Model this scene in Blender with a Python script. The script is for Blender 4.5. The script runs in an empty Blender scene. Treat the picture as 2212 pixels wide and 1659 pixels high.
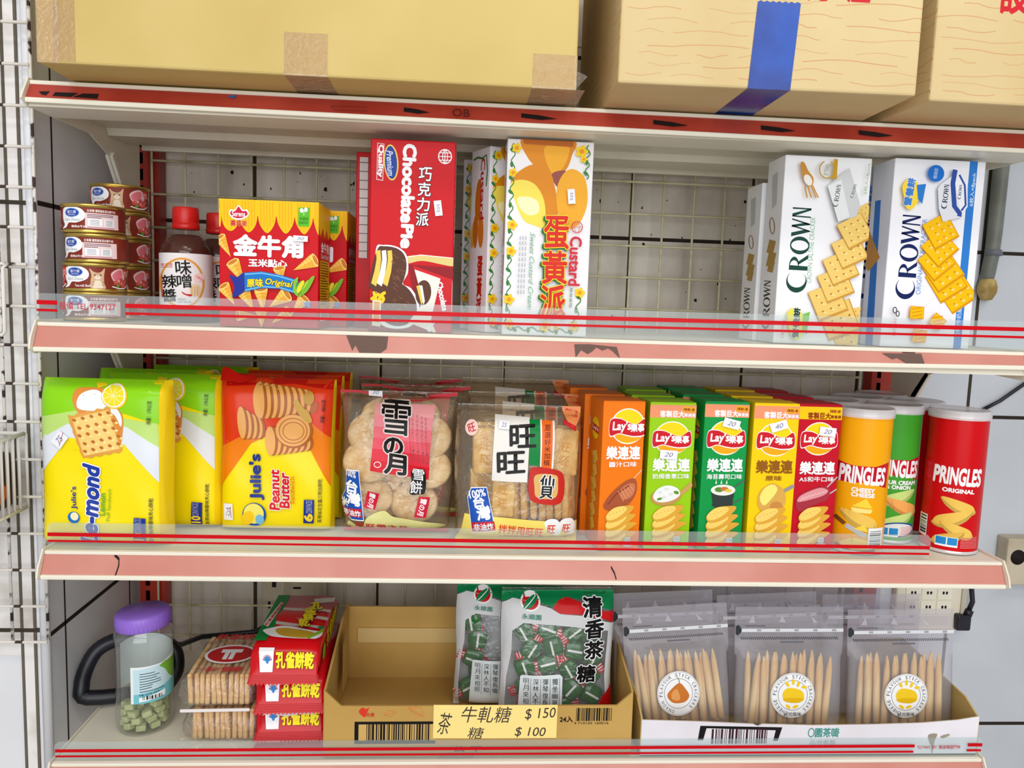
import bpy, bmesh, math, random
import numpy as np
from mathutils import Vector, Matrix
SC = bpy.context.scene
COL = SC.collection
rnd = random.Random(7)
K = 0.01   # every length below is in centimetres

# ------------------------------------------------------------------ camera, world, lights
def make_camera():
    cx, cy, cz, yaw, pitch, roll, f = -10.7457, -93.3889, 31.6136, -0.0659, -0.1067, -0.0339, 1670.0
    Rz = Matrix.Rotation(yaw, 3, 'Z'); Rx = Matrix.Rotation(pitch, 3, 'X'); Ry = Matrix.Rotation(roll, 3, 'Y')
    M = Rz @ Rx @ Ry
    r, fw, up = M.col[0], M.col[1], M.col[2]
    cam = bpy.data.cameras.new('camera'); ob = bpy.data.objects.new('camera', cam); COL.objects.link(ob)
    ob.matrix_world = Matrix(((r.x, up.x, -fw.x, cx*K), (r.y, up.y, -fw.y, cy*K), (r.z, up.z, -fw.z, cz*K), (0, 0, 0, 1)))
    cam.sensor_width = 36.0; cam.lens = 36.0*f/2212.0; cam.clip_start = 0.02
    SC.camera = ob
make_camera()
SC.view_settings.view_transform = 'Standard'; SC.view_settings.look = 'None'
SC.view_settings.gamma = 1.0; SC.view_settings.use_curve_mapping = False
SC.view_settings.exposure = 0.0
try:
    SC.cycles.transparent_max_bounces = 24; SC.cycles.max_bounces = 8; SC.cycles.glossy_bounces = 3
    SC.cycles.caustics_reflective = False; SC.cycles.caustics_refractive = False
except Exception: pass
W = bpy.data.worlds.new('shop_ambient'); SC.world = W; W.use_nodes = True
W.node_tree.nodes['Background'].inputs[0].default_value = (0.97, 0.98, 1.0, 1)
W.node_tree.nodes['Background'].inputs[1].default_value = 0.45
def area(name, loc, target, sx, sy, power, col=(1, 0.97, 0.92)):
    l = bpy.data.lights.new(name, 'AREA'); l.shape = 'RECTANGLE'; l.size = sx*K; l.size_y = sy*K; l.energy = power; l.color = col
    o = bpy.data.objects.new(name, l); COL.objects.link(o); o.location = Vector(loc)*K
    o.rotation_euler = (Vector(target)-Vector(loc)).to_track_quat('-Z', 'Y').to_euler()
# fluorescent ceiling battens over the aisle in front of the shelves
area('ceiling_lamp', (-40, -120, 175), (-20, -20, 20), 120, 12, 6.5)
area('ceiling_lamp.001', (90, -120, 175), (40, -10, 20), 120, 12, 5.5)
area('ceiling_lamp.002', (10, -260, 175), (0, 0, 10), 240, 30, 14)
# broad frontal fill, an added source that brightens the shelf interiors
area('frontal_fill', (0, -330, 60), (0, 0, 15), 320, 200, 62, (0.95, 0.98, 1))

# ------------------------------------------------------------------ colour and materials
def lin(c):
    return tuple((x/255/12.92) if x <= 10 else ((x/255+0.055)/1.055)**2.4 for x in c)
MATS = {}
def mat(c, rough=0.45, spec=0.16, metal=0.0, key=''):
    k = (tuple(c), rough, spec, metal, key)
    if k in MATS: return MATS[k]
    m = bpy.data.materials.new('colour_%d_%d_%d' % tuple(c[:3])); m.use_nodes = True
    b = m.node_tree.nodes['Principled BSDF']
    b.inputs['Base Color'].default_value = (*lin(c), 1); b.inputs['Roughness'].default_value = rough
    b.inputs['Specular IOR Level'].default_value = spec; b.inputs['Metallic'].default_value = metal
    MATS[k] = m
    return m
def noisy(name, c0, c1, scale=8, rough=0.5, lo=0.4, hi=0.6, detail=6, stretch=(1, 1, 1), bump=0.0, spec=0.4, metal=0.0):
    m = bpy.data.materials.new(name); m.use_nodes = True; nt = m.node_tree; b = nt.nodes['Principled BSDF']
    tc = nt.nodes.new('ShaderNodeTexCoord'); mp = nt.nodes.new('ShaderNodeMapping'); mp.inputs['Scale'].default_value = stretch
    n = nt.nodes.new('ShaderNodeTexNoise'); n.inputs['Scale'].default_value = scale; n.inputs['Detail'].default_value = detail
    r = nt.nodes.new('ShaderNodeValToRGB')
    r.color_ramp.elements[0].position = lo; r.color_ramp.elements[0].color = (*lin(c0), 1)
    r.color_ramp.elements[1].position = hi; r.color_ramp.elements[1].color = (*lin(c1), 1)
    nt.links.new(tc.outputs['Object'], mp.inputs[0]); nt.links.new(mp.outputs[0], n.inputs['Vector'])
    nt.links.new(n.outputs['Fac'], r.inputs[0]); nt.links.new(r.outputs[0], b.inputs['Base Color'])
    b.inputs['Roughness'].default_value = rough; b.inputs['Specular IOR Level'].default_value = spec; b.inputs['Metallic'].default_value = metal
    if bump:
        bp = nt.nodes.new('ShaderNodeBump'); bp.inputs['Strength'].default_value = bump; bp.inputs['Distance'].default_value = 0.002
        nt.links.new(n.outputs['Fac'], bp.inputs['Height']); nt.links.new(bp.outputs[0], b.inputs['Normal'])
    return m
def film(name, tint=(255, 255, 255), haze=0.08, gloss=0.12, rough=0.12, wrinkle=0.0, wscale=40):
    """thin clear plastic: mostly see-through, a little milky, with a glossy sheen"""
    m = bpy.data.materials.new(name); m.use_nodes = True; nt = m.node_tree
    for n in list(nt.nodes): nt.nodes.remove(n)
    out = nt.nodes.new('ShaderNodeOutputMaterial')
    tr = nt.nodes.new('ShaderNodeBsdfTransparent'); tr.inputs[0].default_value = (*lin(tint), 1)
    df = nt.nodes.new('ShaderNodeBsdfDiffuse'); df.inputs[0].default_value = (*lin(tint), 1)
    gl = nt.nodes.new('ShaderNodeBsdfGlossy'); gl.inputs['Roughness'].default_value = rough
    m1 = nt.nodes.new('ShaderNodeMixShader'); m1.inputs[0].default_value = haze
    m2 = nt.nodes.new('ShaderNodeMixShader')
    fr = nt.nodes.new('ShaderNodeLayerWeight'); fr.inputs[0].default_value = .5
    pw = nt.nodes.new('ShaderNodeMath'); pw.operation = 'POWER'; pw.inputs[1].default_value = 3
    ml = nt.nodes.new('ShaderNodeMath'); ml.operation = 'MULTIPLY_ADD'; ml.inputs[1].default_value = gloss*4; ml.inputs[2].default_value = gloss*.3; ml.use_clamp = True
    nt.links.new(fr.outputs['Facing'], pw.inputs[0]); nt.links.new(pw.outputs[0], ml.inputs[0]); nt.links.new(ml.outputs[0], m2.inputs[0])
    nt.links.new(tr.outputs[0], m1.inputs[1]); nt.links.new(df.outputs[0], m1.inputs[2])
    nt.links.new(m1.outputs[0], m2.inputs[1]); nt.links.new(gl.outputs[0], m2.inputs[2])
    nt.links.new(m2.outputs[0], out.inputs[0])
    if wrinkle:
        tc = nt.nodes.new('ShaderNodeTexCoord'); n = nt.nodes.new('ShaderNodeTexNoise'); n.inputs['Scale'].default_value = wscale; n.inputs['Detail'].default_value = 3
        n.inputs['Distortion'].default_value = 1.5
        bp = nt.nodes.new('ShaderNodeBump'); bp.inputs['Strength'].default_value = wrinkle; bp.inputs['Distance'].default_value = 0.004
        nt.links.new(tc.outputs['Object'], n.inputs['Vector']); nt.links.new(n.outputs['Fac'], bp.inputs['Height'])
        for s in (gl, df, fr): nt.links.new(bp.outputs[0], s.inputs['Normal'])
    return m

# ------------------------------------------------------------------ things and parts
def tag(o, label=None, cat=None, group=None, kind=None):
    if label: o['label'] = label
    if cat: o['category'] = cat
    if group: o['group'] = group
    if kind: o['kind'] = kind
    return o
def thing(name, label, cat, loc=(0, 0, 0), yaw=0.0, group=None, tilt=(0, 0)):
    o = bpy.data.objects.new(name, None); COL.objects.link(o); o.empty_display_size = 0.02
    o.location = Vector(loc)*K; o.rotation_euler = (math.radians(tilt[0]), math.radians(tilt[1]), math.radians(yaw))
    return tag(o, label, cat, group)
class MB:
    """collects verts and faces (cm) for ONE mesh object with any number of materials"""
    def __init__(s): s.v = []; s.f = []; s.m = []; s.mats = []; s.sm = []
    def mi(s, m):
        if m not in s.mats: s.mats.append(m)
        return s.mats.index(m)
    def add(s, vs, fs, m, smooth=False):
        b = len(s.v); i = s.mi(m); s.v += [tuple(v) for v in vs]
        for f in fs: s.f.append(tuple(b+k for k in f)); s.m.append(i); s.sm.append(smooth)
        return s
    def box(s, x0, x1, y0, y1, z0, z1, m):
        vs = [(x0, y0, z0), (x1, y0, z0), (x1, y1, z0), (x0, y1, z0), (x0, y0, z1), (x1, y0, z1), (x1, y1, z1), (x0, y1, z1)]
        return s.add(vs, [(0, 3, 2, 1), (4, 5, 6, 7), (0, 1, 5, 4), (1, 2, 6, 5), (2, 3, 7, 6), (3, 0, 4, 7)], m)
    def prism(s, prof, x0, x1, m, axis='x'):
        """closed profile [(a,b)] extruded along an axis: x -> (y,z), y -> (x,z), z -> (x,y)"""
        n = len(prof)
        def P(t, a, b): return (t, a, b) if axis == 'x' else ((a, t, b) if axis == 'y' else (a, b, t))
        vs = [P(x0, a, b) for a, b in prof]+[P(x1, a, b) for a, b in prof]
        fs = [tuple(range(n))[::-1], tuple(range(n, 2*n))]+[(i, (i+1) % n, n+(i+1) % n, n+i) for i in range(n)]
        return s.add(vs, fs, m)
    def lathe(s, prof, m, n=40, c=(0, 0), smooth=True, mats=None):
        """profile [(r,z)] turned about the z axis"""
        vs = []
        for r, z in prof:
            for i in range(n):
                a = 2*math.pi*i/n; vs.append((c[0]+r*math.cos(a), c[1]+r*math.sin(a), z))
        for j in range(len(prof)-1):
            fs = [(j*n+i, j*n+(i+1) % n, (j+1)*n+(i+1) % n, (j+1)*n+i) for i in range(n)]
            if j == 0: s.add(vs, fs, (mats or [m]*99)[j], smooth); base = len(s.v)-len(vs)
            else:
                k = s.mi((mats or [m]*99)[j])
                for f in fs: s.f.append(tuple(base+q for q in f)); s.m.append(k); s.sm.append(smooth)
        return s
    def tube(s, pts, r, m, n=8, cap=True):
        pts = [Vector(p) for p in pts]; rs = r if isinstance(r, (list, tuple)) else [r]*len(pts)
        vs = []; pn = None
        for i, p in enumerate(pts):
            t = (pts[min(i+1, len(pts)-1)]-pts[max(i-1, 0)]).normalized()
            if pn is None:
                pn = t.orthogonal().normalized()
            pn = (pn-t*pn.dot(t)).normalized(); bn = t.cross(pn)
            for k in range(n):
                a = 2*math.pi*k/n; vs.append(p+(pn*math.cos(a)+bn*math.sin(a))*rs[i])
        fs = [(i*n+k, i*n+(k+1) % n, (i+1)*n+(k+1) % n, (i+1)*n+k) for i in range(len(pts)-1) for k in range(n)]
        if cap: fs += [tuple(range(n))[::-1], tuple(range((len(pts)-1)*n, len(pts)*n))]
        return s.add(vs, fs, m, True)
    def grid(s, fn, nu, nv, m, smooth=True):
        vs = [fn(i/nu, j/nv) for j in range(nv+1) for i in range(nu+1)]
        fs = [(j*(nu+1)+i, j*(nu+1)+i+1, (j+1)*(nu+1)+i+1, (j+1)*(nu+1)+i) for j in range(nv) for i in range(nu)]
        return s.add(vs, fs, m, smooth)
    def build(s, name, parent=None, loc=None, bevel=0.0, merge=False, seg=2):
        me = bpy.data.meshes.new(name)
        me.from_pydata([(a*K, b*K, c*K) for a, b, c in s.v], [], s.f)
        for m in s.mats: me.materials.append(m)
        me.polygons.foreach_set('material_index', s.m); me.polygons.foreach_set('use_smooth', s.sm)
        if merge or bevel:
            bm = bmesh.new(); bm.from_mesh(me); bmesh.ops.remove_doubles(bm, verts=bm.verts, dist=1e-5)
            bmesh.ops.recalc_face_normals(bm, faces=bm.faces); bm.to_mesh(me); bm.free()
        me.update()
        o = bpy.data.objects.new(name, me); COL.objects.link(o)
        if parent: o.parent = parent
        if loc: o.location = Vector(loc)*K
        if bevel:
            md = o.modifiers.new('bevel', 'BEVEL'); md.width = bevel*K; md.segments = seg; md.limit_method = 'ANGLE'; md.harden_normals = False
        return o
def dup(o, loc=None, yaw=None, label=None, parent=None, tilt=None, skip=()):
    c = o.copy(); COL.objects.link(c)
    if parent: c.parent = parent
    if loc is not None: c.location = Vector(loc)*K
    if yaw is not None: c.rotation_euler.z = math.radians(yaw)
    if tilt is not None: c.rotation_euler.x = math.radians(tilt[0]); c.rotation_euler.y = math.radians(tilt[1])
    if label: c['label'] = label
    for ch in list(o.children):
        if ch.name.split('.')[0] in skip: continue
        dup(ch, parent=c)
    return c

# ------------------------------------------------------------------ lettering
TXT = {}
def text_mesh(s, bold=0.0, shear=0.0):
    k = (s, bold, shear)
    if k in TXT: return TXT[k]
    c = bpy.data.curves.new('t', 'FONT'); c.body = s; c.offset = bold; c.shear = shear; c.resolution_u = 3; c.fill_mode = 'FRONT'
    o = bpy.data.objects.new('t', c); COL.objects.link(o)
    dg = bpy.context.evaluated_depsgraph_get()
    m = bpy.data.meshes.new_from_object(o.evaluated_get(dg))
    vs = [(v.co.x, v.co.y) for v in m.vertices]; fs = [tuple(p.vertices) for p in m.polygons]
    bpy.data.objects.remove(o); bpy.data.curves.remove(c); bpy.data.meshes.remove(m)
    xs = [v[0] for v in vs]; ys = [v[1] for v in vs]
    TXT[k] = (vs, fs, min(xs), max(xs), min(ys), max(ys))
    return TXT[k]

# ------------------------------------------------------------------ printed artwork on surfaces
def homography(src, dst):
    A = []
    for (x, y), (u, v) in zip(src, dst):
        A.append([x, y, 1, 0, 0, 0, -u*x, -u*y, -u]); A.append([0, 0, 0, x, y, 1, -v*x, -v*y, -v])
    h = np.linalg.svd(np.array(A, float))[2][-1].reshape(3, 3)
    return h/h[2, 2]
def flat(o, U, V, N):
    """(u,v) in 0..1 from the corner o along U and V; layers stack along N"""
    o, U, V, N = Vector(o), Vector(U), Vector(V), Vector(N)
    return lambda u, v, h: o+U*u+V*v+N*h
def front(w, d, h): return flat((-w/2, -d/2, 0), (w, 0, 0), (0, 0, h), (0, -1, 0))
def leftside(w, d, h): return flat((-w/2, d/2, 0), (0, -d, 0), (0, 0, h), (-1, 0, 0))
def rightside(w, d, h): return flat((w/2, -d/2, 0), (0, d, 0), (0, 0, h), (1, 0, 0))
def topside(w, d, h): return flat((-w/2, -d/2, h), (w, 0, 0), (0, d, 0), (0, 0, 1))
def cyl(R, z0, z1, face=0.0):
    """front half of a cylinder seen square on; face = degrees the print is turned"""
    fa = math.radians(face)
    def f(u, v, h):
        s = max(-0.995, min(0.995, 2*u-1)); a = math.asin(s)+fa; r = R+h
        return Vector((r*math.sin(a), -r*math.cos(a), z0+(z1-z0)*v))
    return f
class Art:
    """flat printing measured on the photograph: quad = the face's corners TL,TR,BR,BL in the same 2-D frame"""
    def __init__(s, parent, fn, quad, cut=0, layer=1, eps=0.004, rough=0.42, spec=0.16, clip=True):
        s.p = parent; s.fn = fn; s.H = homography(quad, [(0, 1), (1, 1), (1, 0), (0, 0)]); s.cut = cut
        s.L = layer; s.eps = eps; s.r = rough; s.sp = spec; s.cur = None; s.clip = clip; s.out = []; s.yup = False
    def part(s, name, label=None):
        s.end(); s.cur = (name, label, MB()); return s
    def uv(s, x, y):
        q = s.H @ np.array([x, y, 1.0]); u, v = q[0]/q[2], q[1]/q[2]
        return (u, v)
    def raw(s, col, vs, fs):
        m = col if not isinstance(col, tuple) else mat(col, s.r, s.sp)
        uv = [s.uv(x, y) for x, y in vs]
        out = s.clip and any(u < 0 or u > 1 or v < 0 or v > 1 for u, v in uv)
        if s.cut or out:
            bm = bmesh.new(); bv = [bm.verts.new((u, v, 0)) for u, v in uv]
            for f in fs:
                try: bm.faces.new([bv[i] for i in f])
                except ValueError: pass
            bmesh.ops.triangulate(bm, faces=bm.faces)
            def bis(co, no, clear=False):
                g = list(bm.verts)+list(bm.edges)+list(bm.faces)
                bmesh.ops.bisect_plane(bm, geom=g, plane_co=co, plane_no=no, clear_outer=clear)
            if out:
                for co, no in (((0, 0, 0), (-1, 0, 0)), ((1, 0, 0), (1, 0, 0)), ((0, 0, 0), (0, -1, 0)), ((0, 1, 0), (0, 1, 0))): bis(co, no, True)
            if s.cut:
                cu, cv = s.cut if isinstance(s.cut, tuple) else (s.cut, s.cut)
                us = [u for u, v in uv]; vv = [v for u, v in uv]
                for i in range(1, cu):
                    if min(us) < i/cu < max(us): bis((i/cu, 0, 0), (1, 0, 0))
                for i in range(1, cv):
                    if min(vv) < i/cv < max(vv): bis((0, i/cv, 0), (0, 1, 0))
            bm.verts.index_update()
            uv = [(v.co.x, v.co.y) for v in bm.verts]; fs = [tuple(v.index for v in f.verts) for f in bm.faces]; bm.free()
        if not fs: return s
        h = s.L*s.eps; s.L += 1
        s.cur[2].add([s.fn(u, v, h) for u, v in uv], fs, m, bool(s.cut))
        return s
    def poly(s, col, *pts): return s.raw(col, pts, [tuple(range(len(pts)))])
    def rect(s, col, x0, y0, x1, y1): return s.poly(col, (x0, y0), (x1, y0), (x1, y1), (x0, y1))
    def all(s, col):
        Hi = np.linalg.inv(s.H); c = []
        for u, v in ((0, 1), (1, 1), (1, 0), (0, 0)):
            q = Hi @ np.array([u, v, 1.0]); c.append((q[0]/q[2], q[1]/q[2]))
        cl = s.clip; s.clip = False; s.poly(col, *c); s.clip = cl; return s
    def rrect(s, col, cx, cy, w, h, rot=0.0):
        a = math.radians(rot); c, q = math.cos(a), math.sin(a)
        return s.poly(col, *[(cx+x*c-y*q, cy+x*q+y*c) for x, y in ((-w/2, -h/2), (w/2, -h/2), (w/2, h/2), (-w/2, h/2))])
    def ell(s, col, cx, cy, rx, ry, rot=0.0, n=28, a0=0, a1=360):
        a = math.radians(rot); c, q = math.cos(a), math.sin(a); P = []
        for i in range(n if a1-a0 >= 360 else n+1):
            t = math.radians(a0+(a1-a0)*i/n); x, y = rx*math.cos(t), ry*math.sin(t); P.append((cx+x*c-y*q, cy+x*q+y*c))
        return s.poly(col, *P)
    def blob(s, col, *ctrl, n=6):
        """smooth closed outline through control points"""
        P = []; m = len(ctrl)
        for i in range(m):
            p0, p1, p2, p3 = (Vector(ctrl[(i+k-1) % m]) for k in range(4))
            for j in range(n):
                t = j/n
                q = 0.5*((2*p1)+(p2-p0)*t+(2*p0-5*p1+4*p2-p3)*t*t+(3*p1-p0-3*p2+p3)*t**3); P.append((q.x, q.y))
        return s.poly(col, *P)
    def ring(s, col, cx, cy, rx, ry, w, rot=0.0, n=32, a0=0, a1=360):
        a = math.radians(rot); c, q = math.cos(a), math.sin(a); V = []
        full = a1-a0 >= 360; m = n if full else n+1
        for i in range(m):
            t = math.radians(a0+(a1-a0)*i/n)
            for k in (0, w):
                x, y = (rx-k)*math.cos(t), (ry-k)*math.sin(t); V.append((cx+x*c-y*q, cy+x*q+y*c))
        F = [(2*i, 2*((i+1) % m), 2*((i+1) % m)+1, 2*i+1) for i in range(n)]
        return s.raw(col, V, F)
    def line(s, col, w, *pts):
        V = []; pts = [Vector(p) for p in pts]
        for i, p in enumerate(pts):
            t = (pts[min(i+1, len(pts)-1)]-pts[max(i-1, 0)]); t = t.normalized() if t.length else Vector((1, 0)); nn = Vector((-t.y, t.x))*(w/2)
            V += [tuple(p+nn), tuple(p-nn)]
        return s.raw(col, V, [(2*i, 2*i+1, 2*i+3, 2*i+2) for i in range(len(pts)-1)])
    def strokes(s, col, w, *lines):
        for l in lines: s.line(col, w, *l); s.L -= 1
        s.L += 1
        return s
    def text(s, col, t, cx, cy, w, h, rot=0.0, bold=0.0, shear=0.0, out=None, ob=0.05, mirror=False):
        """lettering fitted to a w x h box centred at (cx, cy); rot 90 reads downwards"""
        if s.yup: h = -h
        V0, F0, x0, x1, y0, y1 = text_mesh(t, 0.0, shear)
        a = math.radians(rot); c, q = math.cos(a), math.sin(a); mx, my = (x0+x1)/2, (y0+y1)/2
        sx, sy = w/(x1-x0), h/(y1-y0)
        if mirror: sx = -sx
        def put(b, cl, k):   # heavier weights: the same glyphs set again, nudged around
            P = [(0, 0)] if b < .004 else [(b*math.cos(6.2832*i/k+.4), b*math.sin(6.2832*i/k+.4)) for i in range(k)]
            for dx, dy in P:
                s.raw(cl, [(cx+((x+dx-mx)*sx)*c-(-(y+dy-my)*sy)*q, cy+((x+dx-mx)*sx)*q+(-(y+dy-my)*sy)*c) for x, y in V0], F0); s.L -= .75
            s.L += .75
        if out: put(bold+ob, out, 8)
        put(bold, col, 4 if bold < .035 else 6); return s
    def col(s, colr, t, cx, y0, y1, w, **kw):
        """upright characters set one under another"""
        st = (y1-y0)/len(t)
        for i, ch in enumerate(t): s.text(colr, ch, cx, y0+st*(i+.5), w, st*.86, **kw)
        return s
    def bars(s, colr, x0, y0, x1, y1, n=30, seed=1, vertical=True):
        r = random.Random(seed); V = []; F = []; x = 0.0; P = []
        while x < 1: 
            w = r.choice((.5, .5, 1, 1.5))/n; P.append((x, min(1, x+w))); x += w+r.choice((.5, .7, 1.2))/n
        for a, b in P:
            k = len(V)
            if vertical: V += [(x0+(x1-x0)*a, y0), (x0+(x1-x0)*b, y0), (x0+(x1-x0)*b, y1), (x0+(x1-x0)*a, y1)]
            else: V += [(x0, y0+(y1-y0)*a), (x1, y0+(y1-y0)*a), (x1, y0+(y1-y0)*b), (x0, y0+(y1-y0)*b)]
            F.append((k, k+1, k+2, k+3))
        return s.raw(colr, V, F)
    def crown(s, colr, cx, cy, w, h, rot=-90):
        """the tall flared roman word on the cracker cartons, drawn letter by letter"""
        a = math.radians(rot); c, q = math.cos(a), math.sin(a)
        def T(P): return [(cx+((x-.5)*w)*c-((y-.5)*h)*q, cy+((x-.5)*w)*q+((y-.5)*h)*c) for x, y in P]
        V = []; F = []
        def pl(P): k = len(V); V.extend(T(P)); F.append(tuple(range(k, k+len(P))))
        # big C
        o = [(.13+.13*math.cos(t), .56+.44*math.sin(t)*1.0) for t in [math.radians(x) for x in range(-42, -322, -14)]]
        i = [(.158+.098*math.cos(t), .56+.385*math.sin(t)) for t in [math.radians(x) for x in range(-322, -42, 14)]]
        pl(o+i)
        def strip(O, I):
            k = len(V); n = len(O); V.extend(T([p for ab in zip(O, I) for p in ab]))
            for j in range(n-1): F.append((k+2*j, k+2*j+2, k+2*j+3, k+2*j+1))
        # R
        pl([(.262, .2), (.318, .2), (.315, 1), (.265, 1)])
        an = [math.radians(x) for x in range(-90, 91, 15)]
        strip([(.315+.105*math.cos(t), .41+.21*math.sin(t)) for t in an], [(.315+.062*math.cos(t), .41+.17*math.sin(t)) for t in an])
        pl([(.325, .58), (.365, .58), (.455, 1.0), (.405, 1.0)])
        # O
        an = [math.radians(x) for x in range(0, 361, 15)]
        strip([(.555+.105*math.cos(t), .6+.42*math.sin(t)) for t in an], [(.555+.06*math.cos(t), .6+.365*math.sin(t)) for t in an])
        # W
        pl([(.655, .2), (.7, .2), (.745, .78), (.735, 1.0), (.722, 1.0)]); pl([(.735, .98), (.722, 1.0), (.772, .2), (.79, .26)])
        pl([(.765, .2), (.79, .2), (.825, .78), (.815, 1.0), (.802, 1.0)]); pl([(.815, 1.0), (.803, .9), (.85, .2), (.868, .2)])
        # N
        pl([(.888, .2), (.905, .2), (.9, 1.0), (.884, 1.0)]); pl([(.888, .2), (.925, .2), (.998, 1.0), (.975, 1.0)]); pl([(.978, .2), (.998, .2), (.998, 1.0), (.982, 1.0)])
        return s.raw(colr, V, F)
    def end(s):
        if s.cur and s.cur[2].f:
            o = s.cur[2].build(s.cur[0], s.p)
            if s.cur[1]: o['label'] = s.cur[1]
            s.out.append(o)
        s.cur = None; return s
def zoomq(ox, oy, sc, *pts): return [(ox+x/sc, oy+y/sc) for x, y in pts]
WHITE = (246, 246, 248); BLACK = (22, 20, 20); RED = (214, 18, 24)
def sticker(a, cx, cy, w, h, rot=0, txt='', label='white price sticker'):
    a.part('price_sticker', label); a.rrect((240, 240, 246), cx, cy, w, h, rot)
    if txt: a.text((120, 120, 150), txt, cx, cy, w*.5, h*.5, rot, shear=.3)
    return a
def carton(parent, w, d, h, m, bevel=0.12, name='carton', mside=None, mtop=None):
    b = MB(); x, y = w/2, d/2
    vs = [(-x, -y, 0), (x, -y, 0), (x, y, 0), (-x, y, 0), (-x, -y, h), (x, -y, h), (x, y, h), (-x, y, h)]
    b.add(vs, [(0, 1, 5, 4), (2, 3, 7, 6)], m); b.add(vs, [(1, 2, 6, 5), (3, 0, 4, 7)], mside or m); b.add(vs, [(4, 5, 6, 7), (0, 3, 2, 1)], mtop or m)
    return b.build(name, parent, bevel=bevel, merge=True)
# ------------------------------------------------------------------ room shell
Z1, Z2, Z3, Z4 = 54.45, 27.34, 0.0, -27.1
FLOOR = -75.0
TILE = noisy('glazed_tile', (188, 192, 198), (206, 211, 218), scale=3, rough=0.25, lo=0.35, hi=0.7)
TILEW = noisy('white_glazed_tile', (222, 222, 226), (238, 239, 242), scale=3, rough=0.25, lo=0.35, hi=0.7)
DIRTY = noisy('grimy_tile', (184, 173, 158), (226, 217, 205), scale=11, rough=0.4, lo=0.3, hi=0.62, stretch=(1, 1, 0.6))
PAINT = noisy('flaking_white_paint', (188, 178, 165), (232, 228, 226), scale=14, rough=0.55, lo=0.28, hi=0.5)
GROUT = mat((66, 60, 50), 0.9, 0.1); GROUTD = mat((52, 44, 38), 0.9, 0.1)
SPOT = mat((38, 30, 26), 0.9, 0.1)
def structure(b, name): return tag(b.build(name), kind='structure')
YB = 35.5
b = MB()
b.box(-64, 58.5, YB, YB+4, FLOOR, 200, DIRTY); b.box(58.5, 130, YB, YB+4, FLOOR, 200, TILE)
for k in range(-1, 9):
    x = -44.6+20.4*k; b.box(x-.28, x+.28, YB-.04, YB+.1, FLOOR, 200, GROUT)
for k in range(-4, 6):
    z = 42.6+28.4*k; b.box(-63.4, 130, YB-.05, YB+.1, z-.3, z+.3, GROUTD)
r = random.Random(3)
def fleck(b, x, z, s, m, y):
    n = 7; b.add([(x+s*r.uniform(.4, 1)*math.cos(6.283*i/n), y, z+1.5*s*r.uniform(.4, 1)*math.sin(6.283*i/n)) for i in range(n)], [tuple(range(n))], m)
for i in range(150):
    z = r.choice((r.uniform(47, 53.5), r.uniform(28, 53), r.uniform(28, 53), r.uniform(-22, 25))); fleck(b, r.uniform(-57, 56), z, r.choice((.1, .15, .2, .35)), SPOT, YB-.06)
structure(b, 'wall_back')
b = MB()
b.box(-120, -63.5, 6, 39.4, FLOOR, 200, TILEW)
b.box(-66.1, -64.9, 5.85, 6.05, FLOOR, 200, PAINT); b.box(-120, -66.5, 5.85, 6.05, -16, 200, PAINT)
for x in (-64.7, -66.3, -86.5): b.box(x-.16, x+.16, 5.8, 6.1, FLOOR, 200, mat((104, 96, 84), .9, .1))
for z in (41.5, -12.6, -41, 70, 98): b.box(-120, -63.48, 5.78, 6.1, z-.25, z+.25, GROUT)
for y in (11.0, 31.2): b.box(-63.6, -63.46, y-.16, y+.16, FLOOR, 200, GROUTD)
for z in (41.7, -13.8, -42): b.box(-63.6, -63.46, 5.9, 35.4, z-.3, z+.3, GROUTD)
structure(b, 'wall_left')
b = MB(); b.tube([(-63.55, 6.1, FLOOR), (-63.55, 6.1, 200)], .62, TILEW, 12)
structure(b, 'trim_1')
b = MB(); b.box(-120, 130, -400, YB, FLOOR-3, FLOOR, mat((176, 172, 166), 0.4)); structure(b, 'floor')

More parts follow.
